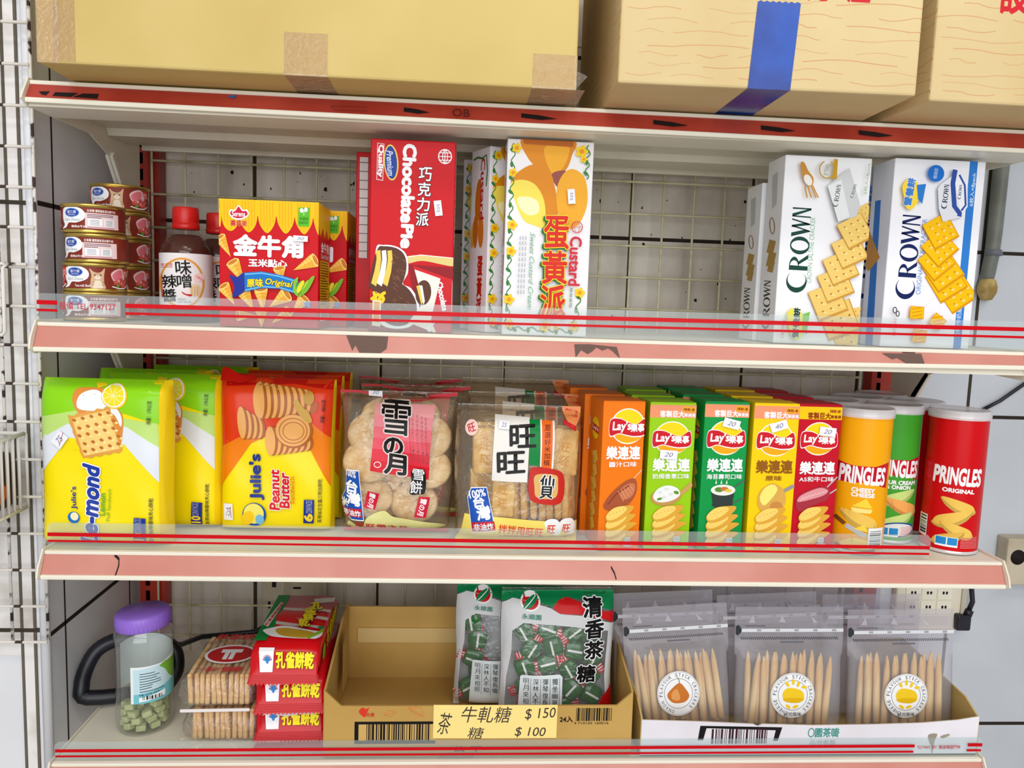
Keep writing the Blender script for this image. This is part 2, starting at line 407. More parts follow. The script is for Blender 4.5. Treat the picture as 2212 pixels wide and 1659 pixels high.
# ------------------------------------------------------------------ shelving
CREAM = noisy('cream_enamel', (205, 196, 172), (236, 230, 212), scale=9, rough=0.38, lo=0.18, hi=0.4)
CREAMS = mat((240, 234, 216), 0.35)
REDST = noisy('red_card_strip', (168, 52, 40), (190, 72, 56), scale=7, rough=0.4)
PINKST = noisy('faded_pink_strip', (200, 128, 114), (208, 140, 126), scale=7, rough=0.35)
TORN = mat((110, 88, 80), 0.8)
MARK = mat((34, 26, 26), 0.7)
def rail2(b, pl, pr, x0, x1, m):
    n = len(pl); b.add([(x0, y, z) for y, z in pl]+[(x1, y, z) for y, z in pr], [tuple(range(n))[::-1], tuple(range(n, 2*n))]+[(i, (i+1) % n, n+(i+1) % n, n+i) for i in range(n)], m)
def make_shelf(z, lab, strip, hl, hr, xa=-60, xb=60, by=29.5):
    t = thing('shelf', lab, 'shelf', (0, 0, z))
    b = MB(); b.prism([(0, 0), (31, 0), (31, -2.0), (30.2, -2.0), (30.2, -1.3), (26, -1.3), (25.2, -2.1), (19, -2.1), (18.4, -1.2), (5.2, -1.2), (5.2, -2.9), (-.6, -2.9)], xa, xb, CREAM); b.build('board', t)
    b = MB()
    for s in (0,):
        rail2(b, [(-.3, .02), (.3, .1), (.3, -.42), (-.25, -.42)], [(-.3, .02), (.3, .1), (.3, -.42), (-.25, -.42)], xa, xb, CREAMS)
    b.build('top_lip', t, bevel=.1)
    b = MB(); L = [(-1.45, -hl+.5), (-.9, -hl+.55), (-.6, -hl), (-1.4, -hl-.05)]; R_ = [(-1.45, -hr+.5), (-.9, -hr+.55), (-.6, -hr), (-1.4, -hr-.05)]
    rail2(b, L, R_, xa, xb, CREAMS); b.build('bottom_lip', t, bevel=.12)
    fn = lambda u, v, h: Vector((xa+(xb-xa)*u, -1.2+1.08*v-h*.9, -(hl+(hr-hl)*u)+.4+((hl+(hr-hl)*u)-.8)*v+h*.4))
    b = MB(); b.grid(lambda u, v: fn(u, v, 0), 24, 2, strip); b.grid(lambda u, v: fn(1-u, v, -.25), 24, 2, strip); st = b.build('ticket_strip', t)
    for x, s in ((xa-.25, -1), (xb+.05, 1)):
        b = MB(); b.prism([(-.3, .3), (29.5, .1), (by, -13), (25, -13), (22.4, -8.5), (19.5, -4.8), (14, -2.9), (-.7, -hl-.3), (-1.9, -hl+.3), (-1.5, -1.6)], x, x+.2, CREAM)
        b.prism([(19.5, -4.8), (22.4, -8.5), (25, -13), (25, -12), (23.4, -8.1), (20, -4.2)], x-.4 if s < 0 else x, x+.6, CREAM)
        b.build('bracket', t)
    return t, st, fn
S1, st1, fn1 = make_shelf(Z1, 'top cream metal shelf with a dark red front strip, carrying big cardboard boxes', REDST, 2.6, 2.9)
S2, st2, fn2 = make_shelf(Z2, 'cream metal shelf with a pink strip torn in three places, holding tins and tall boxes', PINKST, 3.3, 2.1)
S3, st3, fn3 = make_shelf(Z3, 'cream metal shelf with a pink front strip, holding the crisps and biscuit bags', PINKST, 3.1, 3.1)
S4, st4, fn4 = make_shelf(Z4, 'lowest cream metal shelf, holding the jar, trays and pouches', PINKST, 3.1, 3.1)
def strip_art(st, fn, ya, yb):  # frame: x in cm along the shelf, y 0..1 down the strip
    return Art(st, fn, [(-60, 0), (60, 0), (60, 1), (-60, 1)], layer=2, eps=.02, clip=False, rough=.7)
a = strip_art(st1, fn1, 0, 0); TP = lambda: a.part('tape_remnant', 'black torn tape scrap')
TP().poly(MARK, (-58.8, .5), (-57.6, .45), (-57.9, .75), (-58.4, .7)); TP().poly(MARK, (-57, .5), (-54.5, .48), (-55.2, .78), (-57.2, .76)); TP().poly(MARK, (-55, .78), (-54, .5), (-52.3, .48), (-52.3, .82))
for x in (-18.2, -4.6, 11, 24, 36): 
    w = 3.0 if x < -10 else 4.2
    TP().poly(MARK, (x, .35), (x+w*.5, .42), (x+w, .6), (x+w*.55, .72), (x, .62))
a.part('tape_remnant', 'tiny blue tape scrap').poly((40, 110, 190), (-38.2, .25), (-37.2, .1), (-37.4, .35)); a.end()
a = strip_art(st1, fn1, 0, 0); a.L = 12; a.part('pen_mark', 'faint marker writing')
a.text((96, 40, 34), 'OB', -11.6, .55, 2.0, .5); a.part('pen_mark', 'faint marker outline').line((120, 46, 38), .03, (-26.5, .55), (-22.5, .5), (-22.3, .75), (-26, .8), (-26.5, .55)); a.end()
a = strip_art(st2, fn2, 0, 0); TP = lambda: a.part('torn_patch', 'brown torn paper patch')
TP().poly(TORN, (-24.6, .0), (-19.6, .02), (-19.7, .7), (-20.5, .98), (-22.8, .98), (-23.4, .55), (-23.7, .85)); TP().poly(TORN, (2.8, .15), (4.6, .12), (8, .25), (8.3, .98), (7.4, .5), (6.9, .35), (6.2, .5), (5.5, .3), (5, .55), (4.4, .75), (3.6, .5), (2.9, .98))
TP().poly(TORN, (41.4, .15), (46.5, .12), (46.5, .95), (44.2, .95), (43.2, .5), (42.5, .62)); TP().poly(MARK, (44, .0), (45.8, 0), (45.7, .08), (44.1, .08))
a.end()
a = strip_art(st3, fn3, 0, 0); a.part('crack', 'dark crack in the strip'); a.line(MARK, .14, (-51.9, .0), (-51.3, .2), (-51.2, .5), (-51.4, .98)); a.part('crack', 'dark crack in the strip').line(MARK, .12, (8.6, .3), (9.0, .6), (9.2, .9)); a.end()

STRIPE = mat((204, 0, 18), 0.35)
GUARD = film('clear_guard', (246, 250, 250), haze=0.115, gloss=0.05, rough=0.15)
def guard(name, lab, x0, x1, z0, zl, zr, stripes, txt=None):
    t = thing(name, lab, 'shelf guard', ((x0+x1)/2, .38, z0))
    c = (x0+x1)/2; w = (x1-x0)/2; hl, hr = zl-z0, zr-z0
    b = MB(); b.add([(-w, 0, 0), (w, 0, 0), (w, 0, hr-.5), (w-.5, 0, hr), (-w+.5, 0, hl), (-w, 0, hl-.5)], [(0, 1, 2, 3, 4, 5)], GUARD)
    b.add([(-w, .14, 0), (w, .14, 0), (w, .14, hr-.5), (w-.5, .14, hr), (-w+.5, .14, hl), (-w, .14, hl-.5)], [(5, 4, 3, 2, 1, 0)], GUARD)
    b.add([(-w, .02, hl-.5), (-w+.5, .02, hl), (w-.5, .02, hr), (w, .02, hr-.5), (w, .12, hr-.5), (w-.5, .12, hr), (-w+.5, .12, hl), (-w, .12, hl-.5)], [(1, 6, 7, 0), (2, 5, 6, 1), (3, 4, 5, 2)], GUARD)
    b.build('panel', t)
    for (a0, b0, za, zb, zc, zd) in stripes:   # x range, z at the left (low, high), z at the right
        b = MB(); b.box(a0-c, b0-c, -.03, -.005, 0, 1, STRIPE)
        b.v = [(x, y, ((za if q < .5 else zb) if x < (a0+b0)/2-c else (zc if q < .5 else zd))-z0) for x, y, q in b.v]
        b.build('red_stripe', t)
    if txt:
        s, x, z, w2, h, mir = txt
        a = Art(t, flat((0, -.02, 0), (1, 0, 0), (0, 0, 1), (0, -1, 0)), [(0, 1), (1, 1), (1, 0), (0, 0)], clip=False, eps=.002)
        a.H = np.eye(3); a.part('printed_text', 'red printed phone number')
        # frame: x to the right, y up
        tm = text_mesh(s, .012); k0, k1, q0, q1 = tm[2:]
        sgn = -1 if mir else 1
        a.raw((196, 70, 84), [(x-c+sgn*((v[0]-(k0+k1)/2)/(k1-k0)*w2), z-z0+(v[1]-q0)/(q1-q0)*h) for v in tm[0]], tm[1]); a.end()
    return t
guard('front_guard', 'clear plastic guard with two red stripes in front of the tins and tall boxes', -60.4, 60.6, Z2+.12, 30.7, 31.2,
      [(-60.3, -58, 29.4, 29.9, 29.4, 29.9), (-60.3, -58, 28.6, 28.9, 28.6, 28.9), (-50.3, 60.4, 29.3, 29.8, 30.0, 30.5), (-50.3, 60.4, 28.5, 28.8, 29.1, 29.4)],
      ('設備 TEL 9347127', -54.6, 28.9, 6.4, .9, False))
guard('front_guard', 'clear plastic guard with two red stripes in front of the biscuit bags and crisp boxes', -60.0, 50.5, .12, 3.3, 3.35,
      [(-59.9, 50.4, 1.65, 2.1, 1.45, 1.9), (-59.9, 50.4, .95, 1.2, .7, .98)])
guard('front_guard', 'clear plastic guard with two red stripes and reversed red lettering on the lowest shelf', -59.9, 60.4, Z4+.12, -24.6, -24.45,
      [(-59.8, 50.9, -25.95, -25.55, -25.75, -25.35), (-59.8, 50.8, -26.6, -26.35, -26.5, -26.22), (58.3, 60.3, -25.65, -25.2, -25.65, -25.2), (58.2, 60.2, -26.35, -26.05, -26.35, -26.05)],
      ('金門超商設備  TEL 9347127', 54.3, -26.0, 6.0, .55, True))

# slotted red uprights
UPR = noisy('red_upright_paint', (150, 34, 20), (182, 52, 32), scale=6, rough=0.42)
def upright(x0, lab):
    t = thing('shelf_upright', lab, 'upright', (x0+2, 33.6, FLOOR))
    b = MB(); b.box(-2, -1.1, -1.3, -1.1, 0, 170, UPR); b.box(-.4, 2, -1.3, -1.1, 0, 170, UPR)
    z = 0
    while z < 170: b.box(-1.1, -.4, -1.3, -1.1, z, z+.8, UPR); z += 2.5
    b.box(-2, -1.8, -1.1, 1.4, 0, 170, UPR); b.box(1.8, 2, -1.1, 1.4, 0, 170, UPR); b.box(-1.8, 1.8, 1.0, 1.2, 0, 170, MARK)
    b.build('post', t); b = MB(); b.box(-2.6, 2.6, -1.5, 1.6, 0, .6, UPR); b.build('foot', t, bevel=.1)
upright(-62.3, 'red slotted steel upright at the left end of the shelves')
upright(58.3, 'red slotted steel upright at the right end of the shelves')

# wire grids
WIRE = noisy('wire_paint', (176, 168, 122), (222, 216, 182), scale=30, rough=0.5, lo=.3, hi=.5)
RUSTY = noisy('rusting_white_wire', (58, 40, 34), (226, 220, 212), scale=45, rough=0.6, lo=.44, hi=.5)
def wire_mesh(p, q, r_, m):
    b = MB(); b.tube([p, q], r_, m, 8); return b.build('wire').data
def wire_grid(lab, x0, x1, z0, z1, y, px, pz, m, rad, cat='wire grid', offz=0.0):
    t = thing('wire_grid', lab, cat, ((x0+x1)/2, y, z0)); hw = (x1-x0)/2
    def put(d, loc):
        o = bpy.data.objects.new('wire', d); COL.objects.link(o); o.parent = t; o.location = Vector(loc)*K
    b = MB(); b.tube([(0, 0, 0), (0, 0, z1-z0)], rad, m, 8); o = b.build('wire', t); dv = o.data; o.location = (-hw*K, 0, 0)
    n = int((x1-x0)/px+.01)
    for i in range(1, n+1): put(dv, (-hw+i*px, 0, 0))
    b = MB(); b.tube([(-hw, -rad*1.6, 0), (hw, -rad*1.6, 0)], rad, m, 8); o = b.build('wire', t); dh = o.data; o.location = (0, 0, offz*K)
    k = int((z1-z0-offz)/pz+.01)
    for i in range(1, k+1): put(dh, (0, 0, offz+i*pz))
    return t
wire_grid('cream wire grid panel fixed to the tiles behind the shelves', -59.1, 55.9, -30, 72, 31.6, 5.0, 5.05, WIRE, .19, offz=.4)
wire_grid('rusty white wire grid hung on the left column beside the shelves', -79.6, -62.2, -13.3, 72, 4.2, 4.35, 4.7, RUSTY, .19)
# ------------------------------------------------------------------ cardboard boxes on the top shelf
KRAFT = noisy('kraft_board', (198, 172, 104), (212, 188, 122), scale=5, rough=0.7, lo=.3, hi=.7, spec=.15)
KRAFT2 = noisy('pale_wood_print_board', (208, 182, 132), (220, 198, 150), scale=6, rough=0.65, lo=.3, hi=.7, spec=.15)
TAPE = film('clear_tape', (252, 244, 226), haze=.12, gloss=.12, rough=.08, wrinkle=.5, wscale=120)
BLUET = noisy('blue_tape', (6, 52, 140), (12, 74, 172), scale=14, rough=0.22, bump=.25)
def flaps(t, w, d, h, m):
    """a shut carton: four walls, bottom and two top flaps with a seam"""
    b = MB(); x, y = w/2, d/2
    vs = [(-x, -y, 0), (x, -y, 0), (x, y, 0), (-x, y, 0), (-x, -y, h), (x, -y, h), (x, y, h), (-x, y, h)]
    b.add(vs, [(0, 1, 5, 4), (1, 2, 6, 5), (2, 3, 7, 6), (3, 0, 4, 7), (0, 3, 2, 1)], m); b.build('carton', t, bevel=.25, merge=True)
    for y0, y1 in ((-y, -.1), (.1, y)):
        b = MB(); b.box(-x, x, y0, y1, h-.05, h+.3, m); b.build('flap', t)
t = thing('cardboard_box', 'large plain yellowish cardboard box at the left end of the top shelf', 'cardboard box', (-27.45, 11.5, Z1+.27)); w, d, h = 56.7, 36.4, 31
flaps(t, w, d, h, KRAFT)
b = MB(); b.box(-26.8+.2, -24.6+.2, -d/2-.03, -d/2, .2, 6.5, TAPE); b.box(-28.3, -26, -d/2-.05, -d/2-.02, 0, 6.2, TAPE)
b.build('clear_tape', t)
b = MB(); b.box(23.5, 28.36, -d/2-.03, -d/2, -.02, 3.6, TAPE); b.box(23.5, 29.3, -d/2-.03, -d/2+9, -.02, -.005, TAPE); b.add([(28.3, -d/2-.02, .1), (29.6, -d/2+.4, 1.6), (28.4, -d/2, 2.0)], [(0, 1, 2)], TAPE)
b.build('clear_tape', t)
b = MB(); b.box(-3, 1.6, -d/2-.03, -d/2, 0, 4.4, TAPE); b.box(-3, 1.6, -d/2-.03, -d/2+9, -.02, -.005, TAPE); b.build('clear_tape', t)
def woodbox(lab, x, y, w, d, h, yaw, seed):
    t = thing('cardboard_box', lab, 'cardboard box', (x, y, Z1+.27), yaw)
    flaps(t, w, d, h, KRAFT2)
    r = random.Random(seed)
    for fn, W2 in ((front(w, d, h), w), (leftside(w, d, h), d)):
        a = Art(t, fn, [(0, h), (W2, h), (W2, 0), (0, 0)], eps=.004, rough=.7, spec=.1); a.H = homography([(0, h), (W2, h), (W2, 0), (0, 0)], [(0, 1), (1, 1), (1, 0), (0, 0)])
        a.part('wood_grain_print', 'faint red wood grain lines')
        z = 1.0
        while z < h-.5:
            x0 = r.uniform(0, 3)
            while x0 < W2-2:
                L = r.uniform(3, 11); P = []; n = 9; ph = r.uniform(0, 6)
                for i in range(n): P.append((min(W2-.1, x0+L*i/(n-1)), z+.18*math.sin(ph+i*.7)+r.uniform(-.05, .05)))
                a.line((206, 158, 112), r.uniform(.04, .1), *P); a.L = 1; x0 += L+r.uniform(.5, 4)
            z += r.uniform(.9, 1.5)
        a.end()
    return t
t = woodbox('pale wood-print cardboard box sealed with blue tape, on the top shelf', 21.2, 7.2, 31.9, 36, 30, -1.6, 4)
w, d, h = 31.9, 36, 30
b = MB()
n = 14; top = [(-1.7+4.55*i/n, -d/2-.05, 8.75+(.16 if i % 2 else 0)) for i in range(n+1)]
b.add(top+[(2.35, -d/2-.06, -.02), (-2.2, -d/2-.06, -.02)], [tuple(range(n+3))], BLUET); b.add([(-2.2, -d/2-.06, -.03), (2.35, -d/2-.06, -.03), (2.2, -d/2+11, -.03), (-2.4, -d/2+11, -.03)], [(0, 3, 2, 1)], BLUET)
b.build('blue_tape', t)
a = Art(t, front(w, d, h), [(1350, 0), (1988, 0), (1985, 211), (1350, 185)], clip=False); a.H = homography([(1355, 0), (1992, 0), (1985, 211), (1350, 185)], [(0, 8.75/h), (1, 10.2/h), (1, 0), (0, 0)])
a.part('red_brush_writing', 'red brushed characters'); a.text((206, 40, 50), '比', 1770, -14, 44, 50, 3, bold=.03); a.text((206, 40, 50), '座', 1856, -18, 46, 64, 3, bold=.03); a.end()
t = woodbox('wood-print cardboard box with red tape underneath, at the right end of the top shelf', 54.6, 8.4, 31.5, 36, 30, .6, 9)
w, d, h = 31.5, 36, 30
b = MB(); b.box(5.8, 10.8, -d/2-.02, -d/2+10, -.03, -.01, mat((200, 30, 24), .3)); b.build('red_tape', t)
a = Art(t, front(w, d, h), [(0, 1), (1, 1), (1, 0), (0, 0)], clip=False); a.H = homography([(2003, 0), (2212, 0), (2212, 235), (2000, 222)], [(0, 10.6/h), (11.3/w, 10.8/h), (11.3/w, 0), (0, 0)])
a.part('red_brush_writing', 'red brushed character'); a.text((206, 40, 50), '設', 2160, -20, 60, 90, 0, bold=.03); a.end()
# ------------------------------------------------------------------ second shelf: tins
GOLD = mat((206, 176, 92), 0.28, 0.5, 0.85); BR = (132, 50, 36)
def make_tin(lab):
    t = thing('food_tin', lab, 'tin', (0, 0, 0), 0, 'stacked pet food tins'); R = 3.6
    b = MB(); b.lathe([(0, .12), (R-.35, .12), (R-.25, 0), (R, .05), (R+.04, .3), (R-.1, .42), (R-.1, 3.1), (R+.04, 3.2), (R+.1, 3.35), (R+.06, 3.5), (R-.1, 3.54), (R-.22, 3.4), (R-.3, 3.25), (0, 3.22)], GOLD, 48); b.build('can', t)
    b = MB(); b.lathe([(R-.06, .45), (R-.06, 3.05)], mat(BR, .35), 48); lb = b.build('paper_label', t, None)
    Q = [(-36, 26), (36, 26), (36, 0), (-36, 0)]   # mm, x right, y up
    def A(ang, nm):
        a = Art(t, cyl(R-.055, .45, 3.05, ang), Q, cut=(40, 1), eps=.003); a.yup = True; return a.part(nm)
    for ang in (-46, 92):
        a = A(ang, 'meat_picture'); a.blob((236, 196, 200), (-15, 18), (-8, 24), (2, 25), (8, 16), (3, 6), (-10, 8)); a.blob((226, 120, 130), (-13, 17), (-5, 23), (2, 22), (0, 13), (-10, 11))
        for x, y in ((-9, 8), (-3, 6), (4, 9), (8, 5), (0, 11), (9, 11), (3, 3)): a.rrect((202, 84, 78), x, y, 6, 5, 12); 
        for x, y in ((-7, 9), (4, 6), (8, 9)): a.rrect((226, 116, 104), x, y, 4, 2.2, 12)
        a.ell((96, 160, 50), -6, 4, 2.4, 2.2); a.line(WHITE, 1.3, (-14, 3), (-5, .8), (6, 1), (14, 5)); a.poly((220, 60, 40), (3, 25.5), (13, 25.5), (15, 16), (8, 14)); a.text((250, 220, 210), '鮪魚', 9.5, 20.5, 7, 4); a.text((250, 220, 210), '牛肉', 10.5, 16.8, 6, 3.4); a.end()
    for ang in (0, 150):
        a = A(ang, 'logo_bubble'); a.blob(WHITE, (-16, 19), (-12, 25.4), (8, 25.8), (16, 20), (15, 12), (6, 7.6), (-4, 7.4), (-9, 2), (-17, .6), (-12, 5), (-15, 11))
        a.ell((170, 190, 226), 0, 19.5, 10.6, 5.6); a.ell((40, 74, 168), 0, 19.5, 9.6, 4.9); a.text(WHITE, '優力寶', 0, 20.4, 13, 3.8); a.text(WHITE, 'DELICIOUS', 0, 16.9, 10, 1.5)
        a.text((130, 140, 140), "Cat's Choice", 0, 11.4, 21, 3.4, shear=.25); a.text((246, 236, 232), '鮪魚&牛肉' if ang else 'Tuna with Beef', 9, 3.2, 18, 3, bold=.02); a.end()
    a = A(43, 'cat_picture'); a.blob((214, 178, 140), (-7, 0), (-8, 8), (-7, 16), (-9, 24), (-4, 20), (3, 20), (8, 25), (7, 16), (7, 7), (8, 0)); a.blob((240, 224, 200), (-5, 0), (-4, 8), (0, 10), (4, 8), (5, 0)); a.ell((240, 224, 206), 0, 13.4, 3.4, 2.4)
    for x in (-3.2, 3.2): a.ell((70, 60, 30), x, 16.4, .9, .9)
    a.poly((200, 110, 100), (-.9, 14.6), (.9, 14.6), (0, 13.5))
    for x in (-1.6, 0, 1.6): a.line((160, 112, 74), .5, (x, 19.6), (x, 17.8))
    for y in (4, 7): a.line((170, 126, 90), .7, (-6.5, y), (-4, y+1)); a.line((170, 126, 90), .7, (6.5, y), (4, y+1))
    a.end()
    for ang in (68, 208):
        if ang == 68: continue
    a = A(207, 'nutrition_panel'); a.text((250, 230, 224), '主食罐 優質鮪魚混合嫩牛肉', 0, 22.6, 32, 3.2, bold=.02); a.rect((240, 214, 214), -18, 1.5, 20, 19.8)
    r = random.Random(2)
    for y in (17.6, 15.8, 13.9): a.rect((120, 90, 100), -16, y, -16+r.uniform(14, 30), y+.9)
    a.rect(WHITE, -15, 4.5, 0, 12.8); a.rect(WHITE, 2.5, 4.5, 14, 12.8)
    for y in (5.5, 7.3, 9.1, 10.9): a.rect((150, 150, 160), -13, y, -3, y+.6); a.rect((150, 150, 160), 4, y, 12, y+.7)
    a.rect((190, 110, 110), -16, 2.4, 14, 3.1); a.end()
    return t
TINX = [(-57.3, 8.2, 'front'), (-57.9, 16.2, 'back')]
tin0 = make_tin('')
fr = ['bottom tin of the front stack, on the shelf behind the guard', 'second from the bottom of the front stack, cat picture forward', 'third up in the front stack, nutrition panel showing', 'topmost tin of the shorter front stack, by the tiled side wall']
bk = ['bottom tin of the taller back stack, mostly behind the front stack', 'second tin from the bottom of the taller back stack', 'middle tin of the taller back stack of five', 'second from the top of the taller back stack', 'topmost tin of the taller back stack, standing above all the others']
yF = [-12+18, -6, -160, -148]; yB = [-58, 0, -180, -4, 6]
yF = [-150, 0, -166, -154]; yB = [10, 6, 150, 10, 0]
for i, l in enumerate(fr):
    o = tin0 if i == 0 else dup(tin0); o.location = Vector((-57.3+.25*(i == 2)-.2*(i == 3)+.1*i, 8.2, Z2+.1+3.545*i))*K; o.rotation_euler.z = math.radians(yF[i]-14); o['label'] = 'gold-rimmed pet food tin, '+l
for i, l in enumerate(bk):
    o = dup(tin0); o.location = Vector((-57.6+.12*i-(.3 if i == 4 else 0), 16.3, Z2+.1+3.545*i))*K; o.rotation_euler.z = math.radians(yB[i]-26); o['label'] = 'gold-rimmed pet food tin, '+l

# ------------------------------------------------------------------ chilli sauce bottles
SAUCE = mat((74, 28, 16), 0.2, 0.3); CLEAR = film('clear_bottle', (255, 255, 252), haze=.015, gloss=.08, rough=.05)
CAPR = noisy('red_cap_plastic', (206, 26, 24), (226, 38, 32), scale=6, rough=.35)
t = thing('sauce_bottle', 'chilli sauce bottle with a red cap and white label, in front of its twin', 'bottle', (-47.7, 13.2, Z2+.1))
b = MB(); b.lathe([(0, .3), (2.9, 0), (3.2, .3), (3.22, 8.6), (3.05, 9.5), (2.45, 10.6), (1.7, 11.4), (0, 11.45)], SAUCE, 40); b.build('sauce', t)
b = MB(); b.lathe([(0, .02), (2.9, -.05), (3.28, .3), (3.3, 8.6), (3.08, 9.7), (2.4, 10.9), (1.75, 11.7), (1.5, 12.2), (1.5, 12.6)], CLEAR, 40); b.build('bottle_body', t)
b = MB(); b.lathe([(1.3, 12.1), (1.68, 12.15), (1.72, 12.4), (1.7, 12.9), (1.6, 12.95), (1.66, 13.1), (1.62, 14.8), (1.5, 15.0), (0, 15.02)], CAPR, 40); b.build('cap', t)
b = MB(); b.lathe([(1.56, 14.8), (1.7, 15.25)], CLEAR, 40); b.build('shrink_film', t)
b = MB(); b.lathe([(3.33, 1.7), (3.33, 8.9)], mat((240, 236, 236), .5), 48); b.build('paper_label', t)
a = Art(t, cyl(3.335, 1.7, 8.9, 20), [(1112, 745), (1630, 770), (1615, 1335), (1112, 1325)], cut=(40, 1), eps=.004)
a.part('label_print', 'orange ring and red small print'); a.ring((232, 166, 74), 1325, 1060, 210, 258, 22, n=48); a.text((214, 60, 60), '東成園', 1185, 875, 110, 36); a.rect((214, 80, 70), 1135, 975, 1146, 1220); a.rect((214, 90, 80), 1135, 898, 1240, 904)
a.blob((236, 210, 170), (1395, 1110), (1440, 1070), (1490, 1100), (1480, 1180), (1440, 1200), (1405, 1180))
for x in (1415, 1440, 1465): a.line((200, 160, 110), 6, (x, 1100), (x-4, 1190))
a.blob((206, 40, 40), (1320, 1150), (1340, 1180), (1400, 1200), (1410, 1180), (1360, 1175)); a.ell((250, 214, 210), 1480, 1010, 55, 45, -30); a.text((214, 60, 60), '大磨坊', 1480, 1010, 80, 26, 35)
a.text((120, 120, 120), 'MISO', 1320, 1230, 70, 20); a.text((120, 120, 120), 'HOT SAUCE', 1345, 1256, 120, 18); a.end()
a.part('brush_title', 'black brush characters')
for ch, x, y, s_ in (('味', 1340, 905, 140), ('噌', 1345, 1045, 130), ('辣', 1212, 1048, 130), ('醬', 1210, 1190, 120)): a.text(BLACK, ch, x, y, s_, s_*1.05, -3, bold=.012)
a.end()
c = dup(t, (-45.4, 19.6, Z2+.1), 14, 'chilli sauce bottle with a red cap, standing half hidden behind its twin')
tag(t, group='chilli sauce bottles'); tag(c, group='chilli sauce bottles')

# ------------------------------------------------------------------ corn horn snack boxes
YEL = (250, 206, 20); CRED = (204, 4, 22)
t = thing('snack_box', 'red and yellow corn horn box in front, next to the bottles', 'snack box', (-34.25, 6.5, Z2+.1), 0, 'corn horn snack boxes'); w, d, h = 11.75, 8.0, 15.15
carton(t, w, d, h, mat(CRED, .38), mtop=mat((240, 190, 30), .4))
Qc = [(62, 540), (855, 565), (838, 1555), (48, 1535)]
a = Art(t, front(w, d, h), Qc)
a.part('corn_cob_border', 'yellow corn cob border')
a.poly(YEL, (60, 540), (858, 566), (855, 690), (60, 660))
cobs = [(-5, 80, 690), (80, 220, 790), (225, 365, 800), (370, 512, 805), (518, 660, 808), (662, 808, 812), (810, 900, 820)]
for x0, x1, yb in cobs:
    m = (x0+x1)/2; w2 = (x1-x0)/2
    a.blob((248, 196, 14), (x0, 555), (m, 548), (x1, 565), (x1-2, 690), (m+w2*.65, 760), (m, yb), (m-w2*.65, 760), (x0+2, 690))
for x0, x1, yb in cobs:
    for k in range(1, 6):
        x = x0+(x1-x0)*k/6; top = 552+(x-60)*.03; bt = yb-18-abs(k-3)*28
        a.line((226, 150, 8), 3.5, *[(x+(4 if q % 2 else -4), top+(bt-top)*q/22) for q in range(23)]); a.L -= 1
    a.L += 1
a.end()
a.part('brand_badge', 'pink and white brand badge'); B = (206, 30, 60)
a.blob(WHITE, (140, 655), (150, 625), (185, 625), (217, 590), (250, 625), (285, 625), (298, 660), (270, 690), (217, 705), (165, 690)); a.blob(B, (150, 655), (160, 635), (190, 635), (217, 602), (245, 635), (275, 635), (288, 660), (262, 682), (217, 692), (172, 682))
a.text(WHITE, 'Serena', 217, 658, 105, 40, 2, bold=.02); a.text(B, '喜年來', 217, 730, 130, 44, 2, bold=.03, out=(252, 220, 120), ob=.03); a.end()
a.part('green_seal', 'green certification mark'); a.poly((90, 190, 40), (694, 604), (782, 606), (776, 752), (688, 748)); a.line(WHITE, 4, (735, 665), (735, 625)); a.ell(WHITE, 718, 628, 14, 18); a.ell(WHITE, 752, 622, 14, 18); a.text((20, 90, 20), '非基因', 735, 692, 70, 26); a.text((20, 90, 20), '改造玉米', 732, 722, 72, 20); a.end()
a.part('title_lettering', 'white bold title'); a.text(WHITE, '金牛角', 448, 908, 545, 160, 1.5, bold=.05); a.text(WHITE, '玉米點心', 443, 1040, 305, 58, 1.5, bold=.04); a.end()
def horn(a, x, y, L, w_, ang):
    r_ = math.radians(ang); c, s_ = math.cos(r_), math.sin(r_)
    def T(u, v): return (x+u*c-v*s_, y+u*s_+v*c)
    a.poly((240, 176, 60), T(-L*.5, 0), T(L*.35, -w_/2), T(L*.5, -w_*.3), T(L*.52, w_*.3), T(L*.38, w_/2)); a.poly((252, 204, 96), T(-L*.45, 0), T(L*.35, -w_*.45), T(L*.35, -w_*.05))
    a.ell((255, 214, 120), *T(L*.42, 0), w_*.2, w_*.5, ang); a.ell((206, 128, 40), *T(L*.43, 0), w_*.13, w_*.38, ang)
    for k in (.0, .15, .28): a.line((222, 150, 50), 3, T(L*k-.05*L, -w_*(.28+.3*k)), T(L*k, 0), T(L*k-.05*L, w_*(.28+.3*k)))
a.part('corn_horn_picture', 'golden corn horns')
for hx in ((105, 910, 190, 90, -118), (210, 1120, 230, 110, -118), (742, 1050, 210, 110, -25), (545, 1130, 120, 100, -100), (130, 1290, 190, 100, -120), (285, 1330, 190, 110, -118), (395, 1330, 200, 110, -95), (530, 1330, 190, 120, -35), (690, 1370, 170, 110, -50), (270, 1450, 160, 90, 180), (390, 1470, 160, 100, -90), (545, 1460, 190, 90, -35)): horn(a, *hx)
a.end()
a.part('flavour_banner', 'blue ribbon with yellow lettering')
a.blob((36, 50, 150), (140, 1135), (200, 1150), (260, 1120), (262, 1250), (165, 1310), (180, 1220)); a.poly((20, 120, 200), (262, 1115), (400, 1105), (540, 1130), (690, 1170), (672, 1280), (540, 1240), (400, 1235), (262, 1265)); a.line((120, 190, 236), 10, (265, 1128), (400, 1118), (540, 1143), (688, 1185)); a.line((120, 190, 236), 10, (265, 1253), (400, 1223), (540, 1230), (672, 1268)); a.blob((60, 140, 210), (735, 1350), (775, 1340), (780, 1390), (745, 1370))
a.text((252, 220, 40), '原味', 345, 1195, 125, 62, -2, bold=.04, out=BLACK, ob=.03); a.text((252, 220, 40), 'Original', 535, 1200, 215, 60, 7, bold=.03, shear=.2, out=BLACK, ob=.03); a.end()
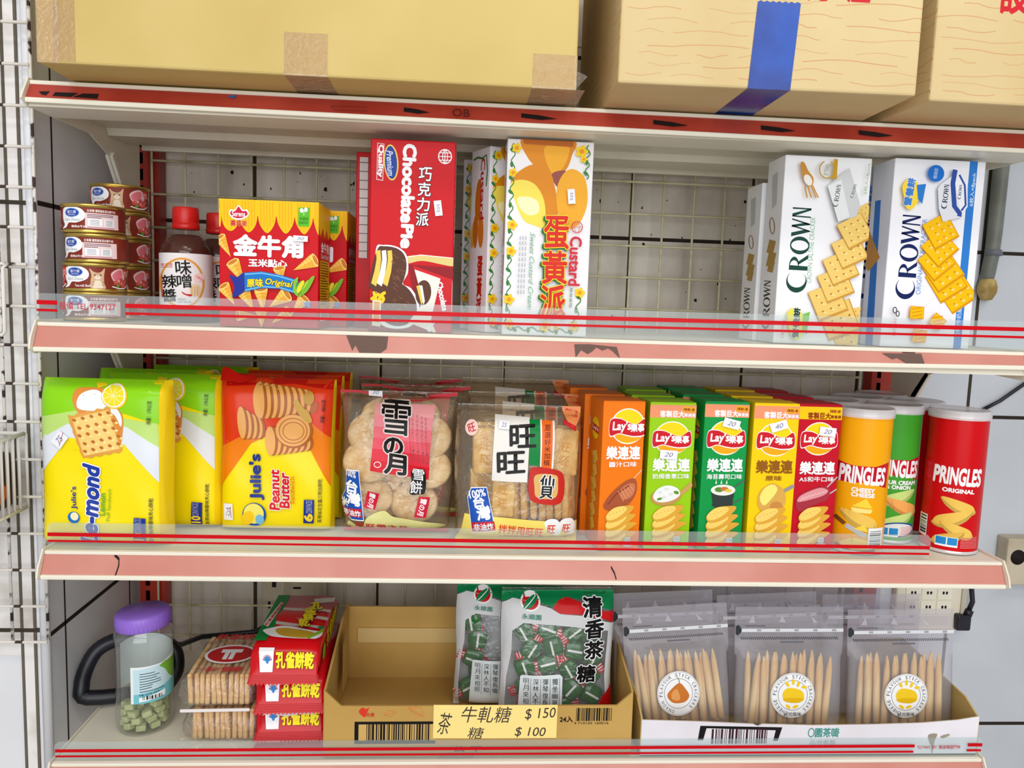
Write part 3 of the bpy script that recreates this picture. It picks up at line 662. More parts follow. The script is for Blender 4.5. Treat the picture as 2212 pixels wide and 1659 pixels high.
a.part('sweetcorn_picture', 'sweetcorn in green leaves')
for x, y in ((700, 1230), (750, 1225)): a.ell((110, 180, 40), x, y, 62, 26, -62); a.ell((250, 220, 50), x+6, y-6, 58, 17, -60)
a.blob((130, 196, 50), (650, 1260), (655, 1180), (690, 1150), (672, 1230), (690, 1300)); a.blob((120, 186, 44), (690, 1300), (760, 1260), (820, 1150), (790, 1150), (730, 1240)); a.end()
sticker(a, 712, 848, 116, 44, 3, '30'); a.end()
a = Art(t, rightside(w, d, h), [(0, 100), (60, 100), (60, 0), (0, 0)]); a.yup = True; a.part('side_print', 'yellow corn cobs and side text panel')
a.poly(YEL, (0, 100), (60, 100), (60, 82), (50, 74), (40, 82), (30, 74), (20, 82), (10, 74), (0, 82)); a.text(WHITE, '金牛角', 32, 66, 40, 8, bold=.04); a.text(WHITE, 'Corn Horn', 32, 59, 40, 4, bold=.02); a.rect((226, 190, 20), 8, 16, 56, 55)
r = random.Random(5)
for k in range(17): a.rect((90, 70, 20), 11, 53-k*2.1, 11+r.uniform(24, 43), 54-k*2.1); a.L -= 1
a.L += 1; a.rect(WHITE, 8, 6, 56, 15); a.bars((40, 40, 40), 12, 7, 52, 14, 24); a.end()
c1 = dup(t, (-32.15, 15.2, Z2+.1), 0, 'red and yellow corn horn snack box, second in its row', skip=('price_sticker',))
c2 = dup(t, (-31.5, 23.8, Z2+.1), 0, 'red and yellow corn horn snack box at the back of its row', skip=('price_sticker',))

# ------------------------------------------------------------------ chocolate pie boxes
PR = (204, 2, 18)
t = thing('biscuit_box', 'tall red chocolate pie box standing at the front, touching the shelf above', 'biscuit box', (-17.25, 6.0, Z2+.1), 0, 'chocolate pie boxes'); w, d, h = 10.25, 6.0, 23.05
carton(t, w, d, h, mat(PR, .3))
a = Art(t, front(w, d, h), [(1240, 80), (1895, 88), (1865, 1585), (1203, 1565)], rough=.3)
a.part('maroon_panel', 'dark red lower panel'); a.poly((150, 12, 26), (1520, 1040), (1875, 1058), (1865, 1590), (1200, 1570), (1205, 1500), (1560, 1300)); a.blob((226, 206, 130), (1490, 985), (1620, 965), (1880, 990), (1880, 1050), (1640, 1010), (1520, 1030)); a.line(WHITE, 6, (1490, 985), (1620, 963), (1880, 985)); a.end()
a.part('premium_quality_badge', 'blue oval badge'); a.ell((236, 210, 90), 1393, 257, 56, 136, -3); a.ell((30, 66, 160), 1392, 257, 46, 124, -3); a.text((220, 226, 244), 'Premium', 1385, 262, 190, 48, 87, shear=.3, bold=.02)
a.poly(WHITE, (1290, 112), (1342, 118), (1330, 396), (1280, 390)); a.poly(PR, (1294, 116), (1337, 121), (1326, 391), (1284, 386)); a.text(WHITE, 'Quality', 1310, 248, 240, 48, 92, bold=.045); a.end()
a.part('globe_mark', 'white globe mark'); a.ring(WHITE, 1808, 200, 54, 57, 8); a.ring(WHITE, 1808, 200, 22, 52, 6); a.line(WHITE, 6, (1808, 148), (1806, 252))
for y in (172, 200, 228): a.line(WHITE, 6, (1760, y), (1856, y))
a.end()
a.part('english_title', 'white english lettering'); a.text(WHITE, 'Chocolate', 1526, 415, 590, 94, 92.5, bold=.055); a.text(WHITE, 'Pie', 1512, 820, 175, 88, 92.5, bold=.055)
for x, y in ((1545, 118), (1478, 118)): pass
a.end()
a.part('chinese_title', 'white chinese characters')
for i, ch in enumerate('巧克力派'): a.text(WHITE, ch, 1656-8*i, 338+116*i, 98, 102, 2, bold=.02, out=BLACK, ob=.03)
a.end()
a.part('pie_picture', 'marshmallow chocolate pies')
CH = (92, 52, 34); a.blob(WHITE, (1270, 930), (1330, 890), (1440, 905), (1510, 970), (1520, 1100), (1480, 1190), (1545, 1230), (1600, 1330), (1600, 1450), (1520, 1540), (1350, 1540), (1240, 1440), (1260, 1280))
a.blob(CH, (1280, 930), (1340, 900), (1440, 918), (1498, 980), (1505, 1090), (1460, 1220), (1380, 1290), (1240, 1240), (1215, 1180)); a.blob(CH, (1440, 1190), (1520, 1230), (1580, 1330), (1580, 1440), (1500, 1520), (1380, 1520), (1280, 1430), (1280, 1290), (1380, 1280))
for k, cl in ((0, (240, 206, 90)), (1, (250, 248, 244)), (2, (240, 206, 90))):
    x = 1290+k*44; a.poly(cl, (x-18, 935), (x+16, 930), (x+22, 1000), (x+10, 1100), (x-20, 1215), (x-58, 1190), (x-30, 1090), (x-14, 1000))
r = random.Random(8)
for k in range(46):
    x, y = r.uniform(1400, 1490), r.uniform(950, 1240)
    if k > 20: x, y = r.uniform(1310, 1560), r.uniform(1300, 1490)
    a.line((140, 92, 62), 5, (x-14, y-8), (x, y), (x+10, y+10)); a.L -= 1
a.L += 1
a.end()
a.part('inner_pack_picture', 'picture of a single wrapped pie'); a.poly((246, 236, 226), (1565, 1060), (1870, 1160), (1868, 1420), (1770, 1600), (1520, 1500), (1640, 1340)); a.poly((206, 20, 34), (1780, 1130), (1868, 1155), (1862, 1590), (1745, 1590), (1700, 1480)); a.poly((214, 20, 34), (1565, 1050), (1870, 1155), (1868, 1180), (1562, 1075)); a.ell(CH, 1640, 1262, 62, 100, 6); a.poly((240, 206, 90), (1585, 1210), (1612, 1200), (1638, 1330), (1625, 1362)); a.poly(WHITE, (1612, 1205), (1632, 1205), (1652, 1330), (1640, 1360)); a.text(WHITE, 'Chocolate', 1790, 1290, 230, 44, 78, bold=.05); a.text(WHITE, 'Pie', 1700, 1530, 90, 40, 100, bold=.04); a.end()
a.part('count_mark', 'yellow pack count'); a.text((250, 214, 20), 'x6', 1290, 1290, 100, 90, 20, bold=.07, out=(120, 10, 20), ob=.04); a.poly((240, 230, 200), (1242, 1320), (1310, 1330), (1300, 1535), (1235, 1525)); a.poly((230, 160, 60), (1255, 1335), (1298, 1340), (1290, 1500), (1248, 1495)); a.end()
sticker(a, 1756, 598, 58, 118, -7, '35'); a.end()
a = Art(t, rightside(w, d, h), [(0, 100), (30, 100), (30, 0), (0, 0)]); a.part('nutrition_panel', 'white nutrition table'); a.poly((236, 228, 226), (4, 97), (27, 97), (27, 50), (4, 44))
for y in range(50, 96, 4): a.line((120, 110, 110), .5, (4, y), (27, y+2))
a.end()
c = dup(t, (-20.2, 15.2, Z2+.1), 0, 'red chocolate pie box behind, only its left edge peeping out', skip=('price_sticker', 'premium_quality_badge', 'pie_picture', 'count_mark', 'english_title'))
a = Art(c, front(w, d, h), [(0, 100), (30, 100), (30, 0), (0, 0)], layer=40); a.part('nutrition_panel', 'white nutrition table'); a.poly((226, 218, 216), (1.4, 97), (4.6, 97), (4.6, 40), (1.4, 40))
for y in range(44, 96, 5): a.line((120, 110, 110), .5, (1.4, y), (4.6, y))
a.end()

# ------------------------------------------------------------------ custard cake boxes
t = thing('biscuit_box', 'tall white custard cake box with egg-yellow cakes, at the front of the shelf', 'biscuit box', (-.6, 5.6, Z2+.1), 0, 'custard cake boxes'); w, d, h = 10.6, 5.2, 23.8
carton(t, w, d, h, mat((240, 238, 240), .35))
Qd = [(382, 65), (986, 97), (930, 1465), (345, 1452)]
a = Art(t, front(w, d, h), Qd, rough=.35)
a.part('cake_picture', 'three golden custard cakes')
O1, O2, O3 = (222, 138, 24), (240, 172, 40), (186, 100, 28)
a.blob(O1, (490, 60), (840, 80), (830, 190), (790, 290), (710, 330), (610, 290), (520, 200)); a.blob(O2, (640, 130), (800, 120), (800, 210), (740, 310), (680, 300)); a.poly(O3, (490, 70), (842, 88), (840, 130), (495, 105))
a.blob((150, 80, 70), (690, 320), (790, 300), (740, 420)); a.blob(O1, (405, 370), (490, 280), (590, 250), (680, 310), (720, 450), (735, 600), (700, 680), (620, 700), (500, 640), (440, 520)); a.blob((246, 224, 90), (405, 385), (490, 360), (580, 400), (640, 520), (640, 690), (560, 680), (490, 640), (430, 500))
a.blob((252, 246, 190), (450, 490), (520, 480), (590, 510), (600, 590), (530, 610), (470, 560)); a.blob(O2, (725, 430), (770, 320), (840, 285), (920, 350), (940, 500), (910, 620), (850, 700), (780, 690), (735, 590)); a.end()
r = random.Random(4)
a.part('flower_border', 'green vine with yellow flowers')
def vine(P):
    a.line((60, 130, 50), 9, *P)
GL = (54, 126, 46)
def scroll(x0, y0, x1, y1, n):
    L = math.hypot(x1-x0, y1-y0); nx, ny = -(y1-y0)/L, (x1-x0)/L; P = []
    for i in range(n*8+1):
        t_ = i/(n*8); s_ = 13*math.sin(i*math.pi/4); P.append((x0+(x1-x0)*t_+nx*s_, y0+(y1-y0)*t_+ny*s_))
    a.line(GL, 7, *P)
    for i in range(n): t_ = (i+.5)/n; a.ell(GL, x0+(x1-x0)*t_+nx*8, y0+(y1-y0)*t_+ny*8, 20, 11, 40+50*(i % 2))
def flower(x, y, s_):
    for k in range(5): a.ell((246, 206, 20), x+s_*.55*math.cos(k*1.257), y+s_*.55*math.sin(k*1.257), s_*.55, s_*.4, k*72)
    a.ell((236, 150, 10), x, y, s_*.4, s_*.4)
scroll(425, 100, 412, 400, 3); scroll(412, 400, 385, 1410, 11); scroll(890, 1140, 850, 1420, 3); scroll(385, 1405, 870, 1425, 5)
for x, y, s_ in ((445, 135, 34), (420, 310, 30), (415, 680, 34), (408, 865, 34), (395, 1205, 36), (400, 1375, 32), (885, 1155, 34), (845, 1390, 34), (645, 1395, 36), (720, 1400, 18)): flower(x, y, s_)
a.part('flower_corner', 'yellow flower with green vine'); scroll(945, 120, 930, 360, 3); flower(895, 165, 42); flower(910, 220, 24)
a.end()
a.part('chinese_title', 'red characters with yellow and green edge')
for i, (ch, y, hh) in enumerate((('蛋', 735, 225), ('黃', 980, 225), ('派', 1215, 220))): a.text((30, 110, 40), ch, 713-i*12, y+8, 176, hh, 1, bold=.055); a.text((214, 40, 24), ch, 722-i*12, y, 168, hh, 1, bold=.025, out=(252, 214, 40), ob=.025)
a.end()
a.part('english_title', 'red english lettering'); a.text((206, 40, 60), 'Custard', 850, 935, 340, 78, 92.5, bold=.03); a.text((60, 140, 110), '精緻蛋糕', 822, 1190, 140, 22, 92.5); a.text((110, 170, 140), 'Sweet Custard Cream', 548, 1005, 540, 34, 92, shear=.35)
a.part('small_print', 'grey lines of small print')
for x in (460, 480, 500): 
    for k in range(11): a.line((170, 176, 186), 6, (x+10-k*1.4, 760+k*38), (x+9-k*1.4, 786+k*38)); a.L -= 1
a.L += 1; a.part('globe_mark', 'red globe mark'); a.ring((206, 60, 70), 863, 697, 40, 42, 6); a.ring((206, 120, 120), 863, 697, 18, 40, 4); a.line((206, 120, 120), 4, (825, 697), (901, 697)); a.end()
sticker(a, 824, 482, 50, 104, -4, '35'); a.end()
def side(fn):
    a = Art(t, fn, [(0, 238), (52, 238), (52, 0), (0, 0)], rough=.35); a.part('side_print', 'orange cakes and red lettering on the side')
    a.ell((206, 110, 20), 24, 168, 8, 30, 4); a.ell((214, 130, 30), 14, 128, 7, 22, 4); a.ell((206, 110, 20), 32, 128, 8, 22, -4); a.ell((226, 180, 60), 10, 122, 5, 17, 8); a.text((190, 40, 50), 'Custard', 36, 190, 80, 10, -90, mirror=False); 
    for i, ch in enumerate('蛋黃派'): a.text((190, 40, 26), ch, 34, 98-i*28, 14, 26, 0, bold=.03) if False else None
    a.end(); return a
fnl = leftside(w, d, h)
a = Art(t, fnl, [(0, 238), (52, 238), (52, 0), (0, 0)], rough=.35); a.H = homography([(0, 0), (52, 0), (52, 238), (0, 238)], [(0, 1), (1, 1), (1, 0), (0, 0)])
a.part('side_print', 'cakes and red lettering on the narrow side'); a.ell((206, 110, 20), 22, 66, 9, 28, 4); a.ell((226, 180, 60), 9, 110, 6, 18, 8); a.ell((206, 110, 20), 16, 106, 7, 22); a.ell((214, 124, 30), 31, 106, 8, 22, -4); a.text((190, 40, 50), 'Custard', 33, 52, 78, 11, 90, bold=.03)
for i, ch in enumerate('蛋黃派'): a.text((190, 40, 26), ch, 32, 152+i*27, 14, 25, 0, bold=.04)
a.line(GL, 2.5, (6, 12), (18, 10), (30, 13), (42, 10), (46, 30), (44, 50)); a.end()
c = dup(t, (-4.2, 12.6, Z2+.1), 26, 'white custard cake box turned to show its narrow side, behind the front one', skip=('price_sticker',))
c = dup(t, (-5.9, 21.2, Z2+.1), 0, 'white custard cake box at the back, seen in the gap beside the chocolate pie box', skip=('price_sticker',))

# ------------------------------------------------------------------ salted cracker boxes
def cracker(a, x, y, s_, ang, c1=(236, 200, 110), c2=(206, 150, 60), hole=(150, 96, 30), sk=1.0):
    a.rrect(c2, x+s_*.02, y+s_*.03, s_*1.04, s_*1.04*sk, ang); a.rrect(c1, x, y, s_*.98, s_*.96*sk, ang); r_ = math.radians(ang)
    for i in range(3):
        for j in range(3):
            u, v = (i-1)*s_*.28+(s_*.07 if j % 2 else 0), (j-1)*s_*.28*sk
            px, py = x+u*math.cos(r_)-v*math.sin(r_), y+u*math.sin(r_)+v*math.cos(r_)
            a.ell(hole, px, py, s_*.032, s_*.024, ang, 8); a.ell((244, 216, 140), px+s_*.08, py+s_*.05, s_*.06, s_*.04, ang, 8)
t = thing('cracker_box', 'white cracker box with green lettering and pale crackers, at the front', 'cracker box', (34.35, 5.7, Z2+.1), 0, 'green cracker boxes'); w, d, h = 11.15, 5.4, 23.45
carton(t, w, d, h, mat((240, 240, 244), .32))
Qg = [(328, 118), (942, 140), (840, 1482), (242, 1465)]
a = Art(t, front(w, d, h), Qg, rough=.33); GRN = (16, 66, 54)
a.part('title_lettering', 'dark green roman title'); a.crown(GRN, 410, 800, 610, 165, -86.5); a.text((130, 180, 140), 'CROWN SALTINE CRACKER', 508, 800, 470, 34, -86.5); a.end()
a.part('cracker_picture', 'fan of pale crackers')
for x, y, s_, an in ((770, 1400, 215, -25), (830, 1270, 120, -10), (880, 540, 120, -32), (700, 1290, 230, -20), (620, 1160, 215, -22), (672, 1040, 200, -22), (705, 920, 195, -24), (765, 800, 195, -25), (800, 660, 190, -28)): cracker(a, x, y, s_, an)
a.end()
a.part('scoop_picture', 'wooden salt scoop'); BRW = (196, 140, 50); a.blob(BRW, (415, 185), (440, 180), (470, 240), (505, 290), (500, 340), (470, 345), (440, 310), (425, 260)); a.ell((236, 232, 226), 468, 305, 26, 42, -25)
for x0, x1 in ((445, 462), (465, 490), (490, 525), (500, 540)): a.line(BRW, 9, (x0, 345), (x1, 430))
a.end()
a.part('pack_picture', 'silver inner packet'); a.poly((204, 206, 208), (605, 345), (760, 215), (835, 480), (810, 560), (680, 600)); a.poly((226, 228, 230), (605, 345), (700, 300), (760, 560), (680, 600)); a.crown((90, 96, 96), 668, 415, 160, 42, -80); a.crown((110, 116, 116), 785, 380, 100, 26, -74); a.end()
a.part('award_seal', 'gold laurel seal'); a.ring((190, 160, 70), 600, 230, 58, 66, 10, 0, 32, -60, 250); a.text((120, 120, 90), '50 YEARS', 598, 232, 80, 30, -80); a.poly((196, 150, 30), (650, 152), (676, 156), (668, 300), (635, 292)); a.end()
a.part('count_lettering', 'pale green count lettering'); a.text((150, 176, 120), '6枚入×8pack', 885, 290, 225, 30, -83); a.end()
a.part('green_emblem', 'small yellow and green emblem'); a.blob((236, 226, 60), (335, 1240), (400, 1215), (440, 1300), (420, 1420), (370, 1430), (330, 1320)); a.text((30, 70, 50), '營養餅', 388, 1320, 210, 44, -86, bold=.05, out=WHITE, ob=.04); a.poly((120, 196, 80), (435, 1260), (485, 1240), (460, 1400), (430, 1370)); a.text((206, 90, 100), 'CROWN', 295, 1365, 130, 24, -86); a.end()
a = Art(t, leftside(w, d, h), [(205, 185), (328, 118), (242, 1465), (130, 1450)], rough=.33); a.part('side_print', 'crackers and lettering on the narrow side'); a.crown((40, 44, 44), 190, 1200, 340, 60, -88)
for y, s_ in ((790, 60), (880, 66), (930, 50)): a.rrect((176, 140, 60), 226, y, s_*.8, s_*1.6, 12)
a.ring((150, 110, 60), 232, 640, 20, 60, 7, -4); a.poly((196, 198, 200), (232, 280), (270, 250), (262, 480), (232, 520)); a.end()
c = dup(t, (33.9, 11.6, Z2+.1), 0, 'white cracker box with green lettering, behind its twin and a little lower', skip=('title_lettering',)); c.scale.z = .89

t = thing('cracker_box', 'white cracker box with navy lettering and a blue stripe, at the front right', 'cracker box', (48.85, 5.6, Z2+.1), 0, 'blue cracker boxes'); w, d, h = 11.9, 5.2, 23.7
carton(t, w, d, h, mat((240, 240, 246), .32))
Qb = [(1108, 150), (1752, 158), (1660, 1505), (1015, 1488)]
a = Art(t, front(w, d, h), Qb, rough=.33); NV = (20, 34, 90); BL = (48, 124, 206)
a.part('blue_stripe', 'blue vertical stripe'); a.poly(BL, (1635, 150), (1692, 152), (1602, 1510), (1546, 1508)); a.text((200, 222, 246), '6枚入×8pack', 1660, 355, 235, 34, -86, bold=.02); a.text((200, 222, 246), '全粒/牛奶風味', 1582, 1290, 260, 34, -86, bold=.02); a.end()
a.part('title_lettering', 'navy roman title'); a.crown(NV, 1195, 845, 600, 160, -86.5); a.text((120, 150, 216), 'ORIGINAL MILK CRACKER', 1302, 840, 540, 34, -86); a.end()
OY = (246, 190, 10); OD = (222, 150, 6)
a.part('cracker_picture', 'fan of orange-yellow crackers')
for x, y, s_, an in ((1560, 1090, 215, -35), (1480, 1010, 220, -32), (1450, 930, 220, -36), (1400, 870, 190, -40), (1420, 770, 190, -42), (1420, 650, 190, -30)): cracker(a, x, y, s_, an, OY, OD, (206, 140, 6))
for x, y, an in ((1262, 1242, 4), (1412, 1305, 38), (1282, 1410, 8)): a.rrect(OD, x, y, 100, 92, an); a.rrect(OY, x, y, 92, 84, an); [a.line(OD, 8, (x-36, y-26+k*26), (x+36, y-40+k*26)) for k in range(4)]
a.end()
a.part('pack_picture', 'white and blue inner packet'); a.poly((224, 226, 234), (1390, 360), (1410, 330), (1500, 260), (1580, 550), (1430, 590), (1400, 500)); a.poly((236, 238, 244), (1500, 260), (1530, 235), (1600, 330), (1605, 480), (1560, 550)); a.line((50, 80, 160), 34, (1510, 225), (1495, 320), (1510, 480), (1550, 530), (1545, 550)); a.line((50, 80, 160), 14, (1540, 260), (1580, 330), (1590, 470), (1560, 510)); a.crown((40, 50, 80), 1440, 415, 170, 46, -84); a.crown((60, 70, 100), 1545, 380, 100, 26, -84); a.end()
a.part('round_badge', 'blue round badge'); a.ell((30, 110, 200), 1375, 255, 57, 58); a.text((190, 214, 244), '暢銷款', 1372, 255, 74, 28, -82); a.end()
a.part('yellow_emblem', 'yellow and blue emblem'); a.blob((250, 214, 60), (1140, 350), (1180, 300), (1240, 320), (1270, 400), (1220, 500), (1170, 500), (1150, 420)); a.text((70, 130, 206), '營養餅', 1190, 390, 190, 52, -80, bold=.05, out=WHITE, ob=.04); a.poly(BL, (1240, 340), (1305, 330), (1280, 470), (1250, 440)); a.end()
a.part('maker_mark', 'small black mark'); a.ring(BLACK, 1100, 1225, 16, 24, 6); a.ring(BLACK, 1120, 1250, 14, 22, 6); a.text((226, 90, 90), 'CROWN', 1100, 1350, 120, 22, -86); a.end()
a = Art(t, leftside(w, d, h), [(1040, 210), (1108, 150), (1015, 1488), (960, 1480)], rough=.33); a.part('side_print', 'blue stripe and crackers on the narrow side'); a.poly(BL, (1035, 490), (1052, 480), (995, 1490), (975, 1490)); a.poly((214, 150, 60), (985, 610), (1010, 700), (1035, 900), (1000, 1000), (965, 880), (962, 760)); a.crown((40, 50, 90), 945, 1180, 260, 34, -88); a.end()
c = dup(t, (47.0, 12.2, Z2+.1), 0, 'white cracker box with navy lettering, seen in the gap between the two front cracker boxes')
# ------------------------------------------------------------------ third shelf: biscuit bags
def pillow(w, h, d, p=6, q=6, seal=.0, wr=0.0, seed=1, lean=0.0, taper=0.0, qb=26):
    """bag faces standing on the shelf; returns f(u, v, out, side) in local cm, side -1 = front"""
    r = random.Random(seed); ph = [(r.uniform(3, 9), r.uniform(3, 9), r.uniform(0, 6)) for _ in range(4)]
    def f(u, v, hh=0.0, side=-1):
        a = abs(2*u-1); vv = min(1, max(0, (v-seal)/(1-2*seal))) if seal else v; c = abs(2*vv-1)
        b = max(0, 1-a**p)**.5*max(0, 1-c**(q if vv > .5 else qb))**.5
        n = sum(math.sin(k*u*2+m*v*2+s_) for k, m, s_ in ph)/4*wr*b
        e = wr*.5*math.sin(ph[0][0]*v*1.7+ph[0][2])*(2*u-1)
        y = side*(d/2*b+n+hh*1.0+(.05 if hh else 0))
        return Vector(((u-.5)*w*(1-taper*(1-v))+e, y+lean*v*h, v*h))
    return f
def bag(parent, f, m, nu=28, nv=32, name='bag', back=None):
    b = MB(); b.grid(lambda u, v: f(u, v, 0, -1), nu, nv, m); b.grid(lambda u, v: f(1-u, v, 0, 1), nu, nv, back or m)
    return b.build(name, parent, merge=True)
YLW = (250, 226, 10); YLD = (242, 206, 20)
BAGY = mat(YLW, .22, .28); ZL = lambda ox, oy, sc, *P: list(P)
def julies(lab, loc, w, h, d, quad, top, mid, pale, kind):
    t = thing('biscuit_bag', lab, 'biscuit bag', loc, 0, 'lemon biscuit bags' if kind == 'lemon' else 'peanut butter biscuit bags')
    f = pillow(w, h, d, 9, 9, .012, .16, 3 if kind == 'lemon' else 8, .03); bag(t, f, BAGY, 36, 40)
    a = Art(t, lambda u, v, hh: f(u, v, hh), quad, cut=(36, 40), eps=.006, rough=.2, spec=.28)
    return t, a
# lemon puff bags
t, a = julies('yellow and green lemon biscuit bag at the very left front, overhanging the shelf', (-53.8, 3.3, .1), 15.3, 20.4, 5.0, [(75, 180), (1000, 150), (955, 1305), (40, 1310)], 0, 0, 0, 'lemon')
GR1 = (140, 212, 20); GR2 = (190, 222, 120); GR3 = (226, 230, 238)
a.part('green_bands', 'green, pale green and white slanting bands'); a.poly(GR3, (60, 580), (300, 465), (700, 470), (920, 600), (918, 850), (690, 600), (300, 560), (50, 850)); a.poly(GR2, (66, 430), (345, 375), (920, 440), (920, 605), (700, 470), (300, 465), (60, 600)); a.poly(GR1, (78, 178), (935, 150), (925, 445), (690, 380), (345, 376), (66, 440)); a.poly(YLW, (300, 560), (690, 590), (640, 640), (320, 640)); a.end()
a.part('side_fold', 'yellow folded side'); a.poly(YLD, (938, 150), (1004, 145), (958, 1310), (900, 1310), (925, 700)); a.end()
a.part('cracker_picture', 'golden puff cracker with lemon slice'); CRK = (226, 160, 70); CRL = (248, 206, 120)
a.blob((222, 140, 60), (340, 240), (420, 220), (560, 230), (660, 360), (680, 460), (620, 640), (400, 420), (335, 330)); a.blob((240, 242, 246), (360, 330), (390, 260), (500, 235), (620, 330), (668, 400), (660, 470), (600, 380), (400, 370))
sc = []
for i in range(9): sc.append((305+i*33, 415-i*9))
for i in range(9): sc.append((590+i*9, 345+i*33))
for i in range(9): sc.append((672-i*32, 640+i*7))
for i in range(9): sc.append((385-i*10, 690-i*32))
a.poly(CRK, *[(x+(6 if k % 2 else -4), y+(5 if k % 2 else -6)) for k, (x, y) in enumerate(sc)]); a.poly(CRL, (330, 430), (580, 360), (650, 620), (400, 680))
for i in range(5):
    for j in range(5):
        x, y = 345+i*58+j*16+(18 if j % 2 else 0), 440-i*15+j*52; a.ell((190, 110, 40), x, y, 15, 11, 20, 10); a.ell((255, 228, 150), x+22, y+14, 12, 8, 0, 8); a.L -= 2
a.L += 2
a.ell((240, 200, 30), 622, 268, 92, 84); a.ell(WHITE, 618, 264, 84, 78); a.ell((240, 222, 40), 616, 264, 74, 69)
for k in range(9): q_ = k*.698; a.line((250, 244, 170), 5, (616, 264), (616+70*math.cos(q_), 264+64*math.sin(q_)))
a.poly((250, 214, 30), (470, 190), (530, 175), (560, 200), (500, 220)); a.end()
BLU = (26, 52, 140)
a.part('brand_emblem', 'round blue and yellow emblem'); a.ell((30, 110, 190), 312, 1098, 42, 40); a.ell((250, 236, 190), 318, 1090, 28, 28); a.text(BLU, "Julie's", 320, 965, 150, 44, -90, bold=.02); a.end()
a.part('title_lettering', 'blue italic lettering with white edge'); a.text((30, 60, 160), 'Le-mond', 430, 1005, 540, 112, -86, bold=.045, shear=.2, out=WHITE, ob=.05); a.text((110, 180, 40), 'Lemon', 515, 1005, 150, 38, -86, bold=.03); a.text((110, 180, 40), 'Puff Sandwich', 560, 1008, 220, 24, -84); a.end()
a.part('pack_count', 'navy pack count tag'); a.poly((30, 50, 140), (735, 1090), (820, 1094), (806, 1262), (720, 1258)); a.text((250, 214, 40), '10', 762, 1222, 50, 66, -88, bold=.04); a.text((160, 170, 200), 'CONVI PACKS', 762, 1145, 100, 50, -88); a.end()
a.part('small_print', 'dark small print'); a.text((60, 60, 30), '茱蒂絲檸檬味夾心餅乾', 855, 1108, 310, 32, -87, bold=.01); a.text((60, 70, 20), '淨重：170公克', 868, 365, 165, 32, -85, bold=.01); a.end()
sticker(a, 240, 575, 105, 80, -52, '75'); a.line((190, 40, 90), 4, (235, 618), (270, 525)); a.end()
for k, (loc, l, tl) in enumerate((((-49.6, 11.0, .1), 'yellow and green lemon biscuit bag, second in the row, half hidden by the first', 0), ((-53.2, 16.6, .1), 'lemon biscuit bag in the row, only its green top edge showing above the others', 2), ((-48.6, 23.4, .1), 'rearmost lemon biscuit bag, its dark green top against the back grid', 1))):
    c = dup(t, loc, 0, l, skip=('price_sticker',)); c.scale.z = (1.0, 1.0, 1.0)[k]
# peanut butter bags
t, a = julies('yellow and orange-red peanut butter biscuit bag with price sticker, first in its row', (-34.8, 9.9, .1), 14.8, 20.3, 4.4, [(1310, 150), (2075, 172), (2035, 1195), (1228, 1155)], 0, 0, 0, 'pb')
a.part('orange_bands', 'red and orange slanting bands'); OR1 = (232, 60, 18); OR2 = (242, 130, 16)
a.poly(OR2, (1290, 560), (1600, 440), (1900, 420), (2045, 520), (2030, 870), (1880, 560), (1600, 520), (1500, 560), (1255, 860)); a.poly(OR1, (1310, 150), (2062, 172), (2045, 540), (1900, 420), (1600, 480), (1420, 520), (1290, 580)); a.poly((206, 20, 16), (1310, 150), (2062, 172), (2058, 230), (1800, 190), (1310, 200)); a.end()
a.part('side_fold', 'yellow folded side'); a.poly(YLD, (2062, 172), (2080, 172), (2045, 1195), (2015, 1195), (2040, 700)); a.end()
SB = (176, 96, 36); SL = (238, 172, 92)
a.part('cookie_picture', 'sandwich cookies and peanuts')
for k in range(7, -1, -1): x = 1570+k*44; a.ell(SB, x+14, 292+k*2, 44, 118-k*5); a.ell(SL, x, 290+k*2, 38, 116-k*5)
for k in range(3, -1, -1): x = 1450+k*36; a.ell(SB, x+12, 430+k*12, 34, 104-k*12); a.ell(SL, x, 425+k*12, 28, 102-k*12)
for k in range(6, -1, -1): x = 1635+k*40; a.ell(SB, x+14, 545+k*3, 40, 96-k*7); a.ell(SL, x, 545+k*3, 34, 94-k*7)
a.ell(SB, 1800, 485, 128, 110); a.ell(SL, 1792, 480, 118, 102); a.ring(SB, 1794, 482, 98, 84, 6); a.ring(SB, 1796, 484, 74, 60, 5)
a.blob((206, 160, 60), (1800, 300), (1830, 285), (1860, 330), (1900, 360), (1925, 420), (1890, 430), (1840, 380)); a.ell((196, 146, 50), 1905, 275, 36, 44); a.ell((190, 90, 40), 1942, 335, 22, 40, 20); a.end()
a.part('brand_emblem', 'round blue and yellow emblem'); a.ell((30, 80, 170), 1500, 1035, 82, 82); a.ell((246, 232, 110), 1496, 1028, 70, 70); a.ell((250, 206, 30), 1455, 1055, 40, 50, 30); a.ell((120, 190, 226), 1535, 1070, 30, 36); a.end()
a.part('brand_lettering', 'navy brand name'); a.text(BLU, "Julie's", 1530, 780, 300, 96, -88, bold=.04); a.end()
a.part('title_lettering', 'red lettering with white edge'); a.text((214, 30, 40), 'Peanut', 1648, 870, 270, 66, -88, bold=.04, shear=.1, out=WHITE, ob=.05); a.text((214, 30, 40), 'Butter', 1716, 875, 240, 66, -88, bold=.04, shear=.1, out=WHITE, ob=.05); a.text((226, 110, 20), 'Sandwich', 1772, 875, 190, 32, -86); a.end()
a.part('pack_count', 'navy pack count tag'); a.poly((30, 50, 140), (1850, 940), (1922, 944), (1912, 1108), (1838, 1104)); a.text((250, 214, 40), '6', 1876, 1066, 46, 56, -88, bold=.05); a.text((180, 190, 210), 'CONVI PACKS', 1884, 990, 88, 44, -88); a.end()
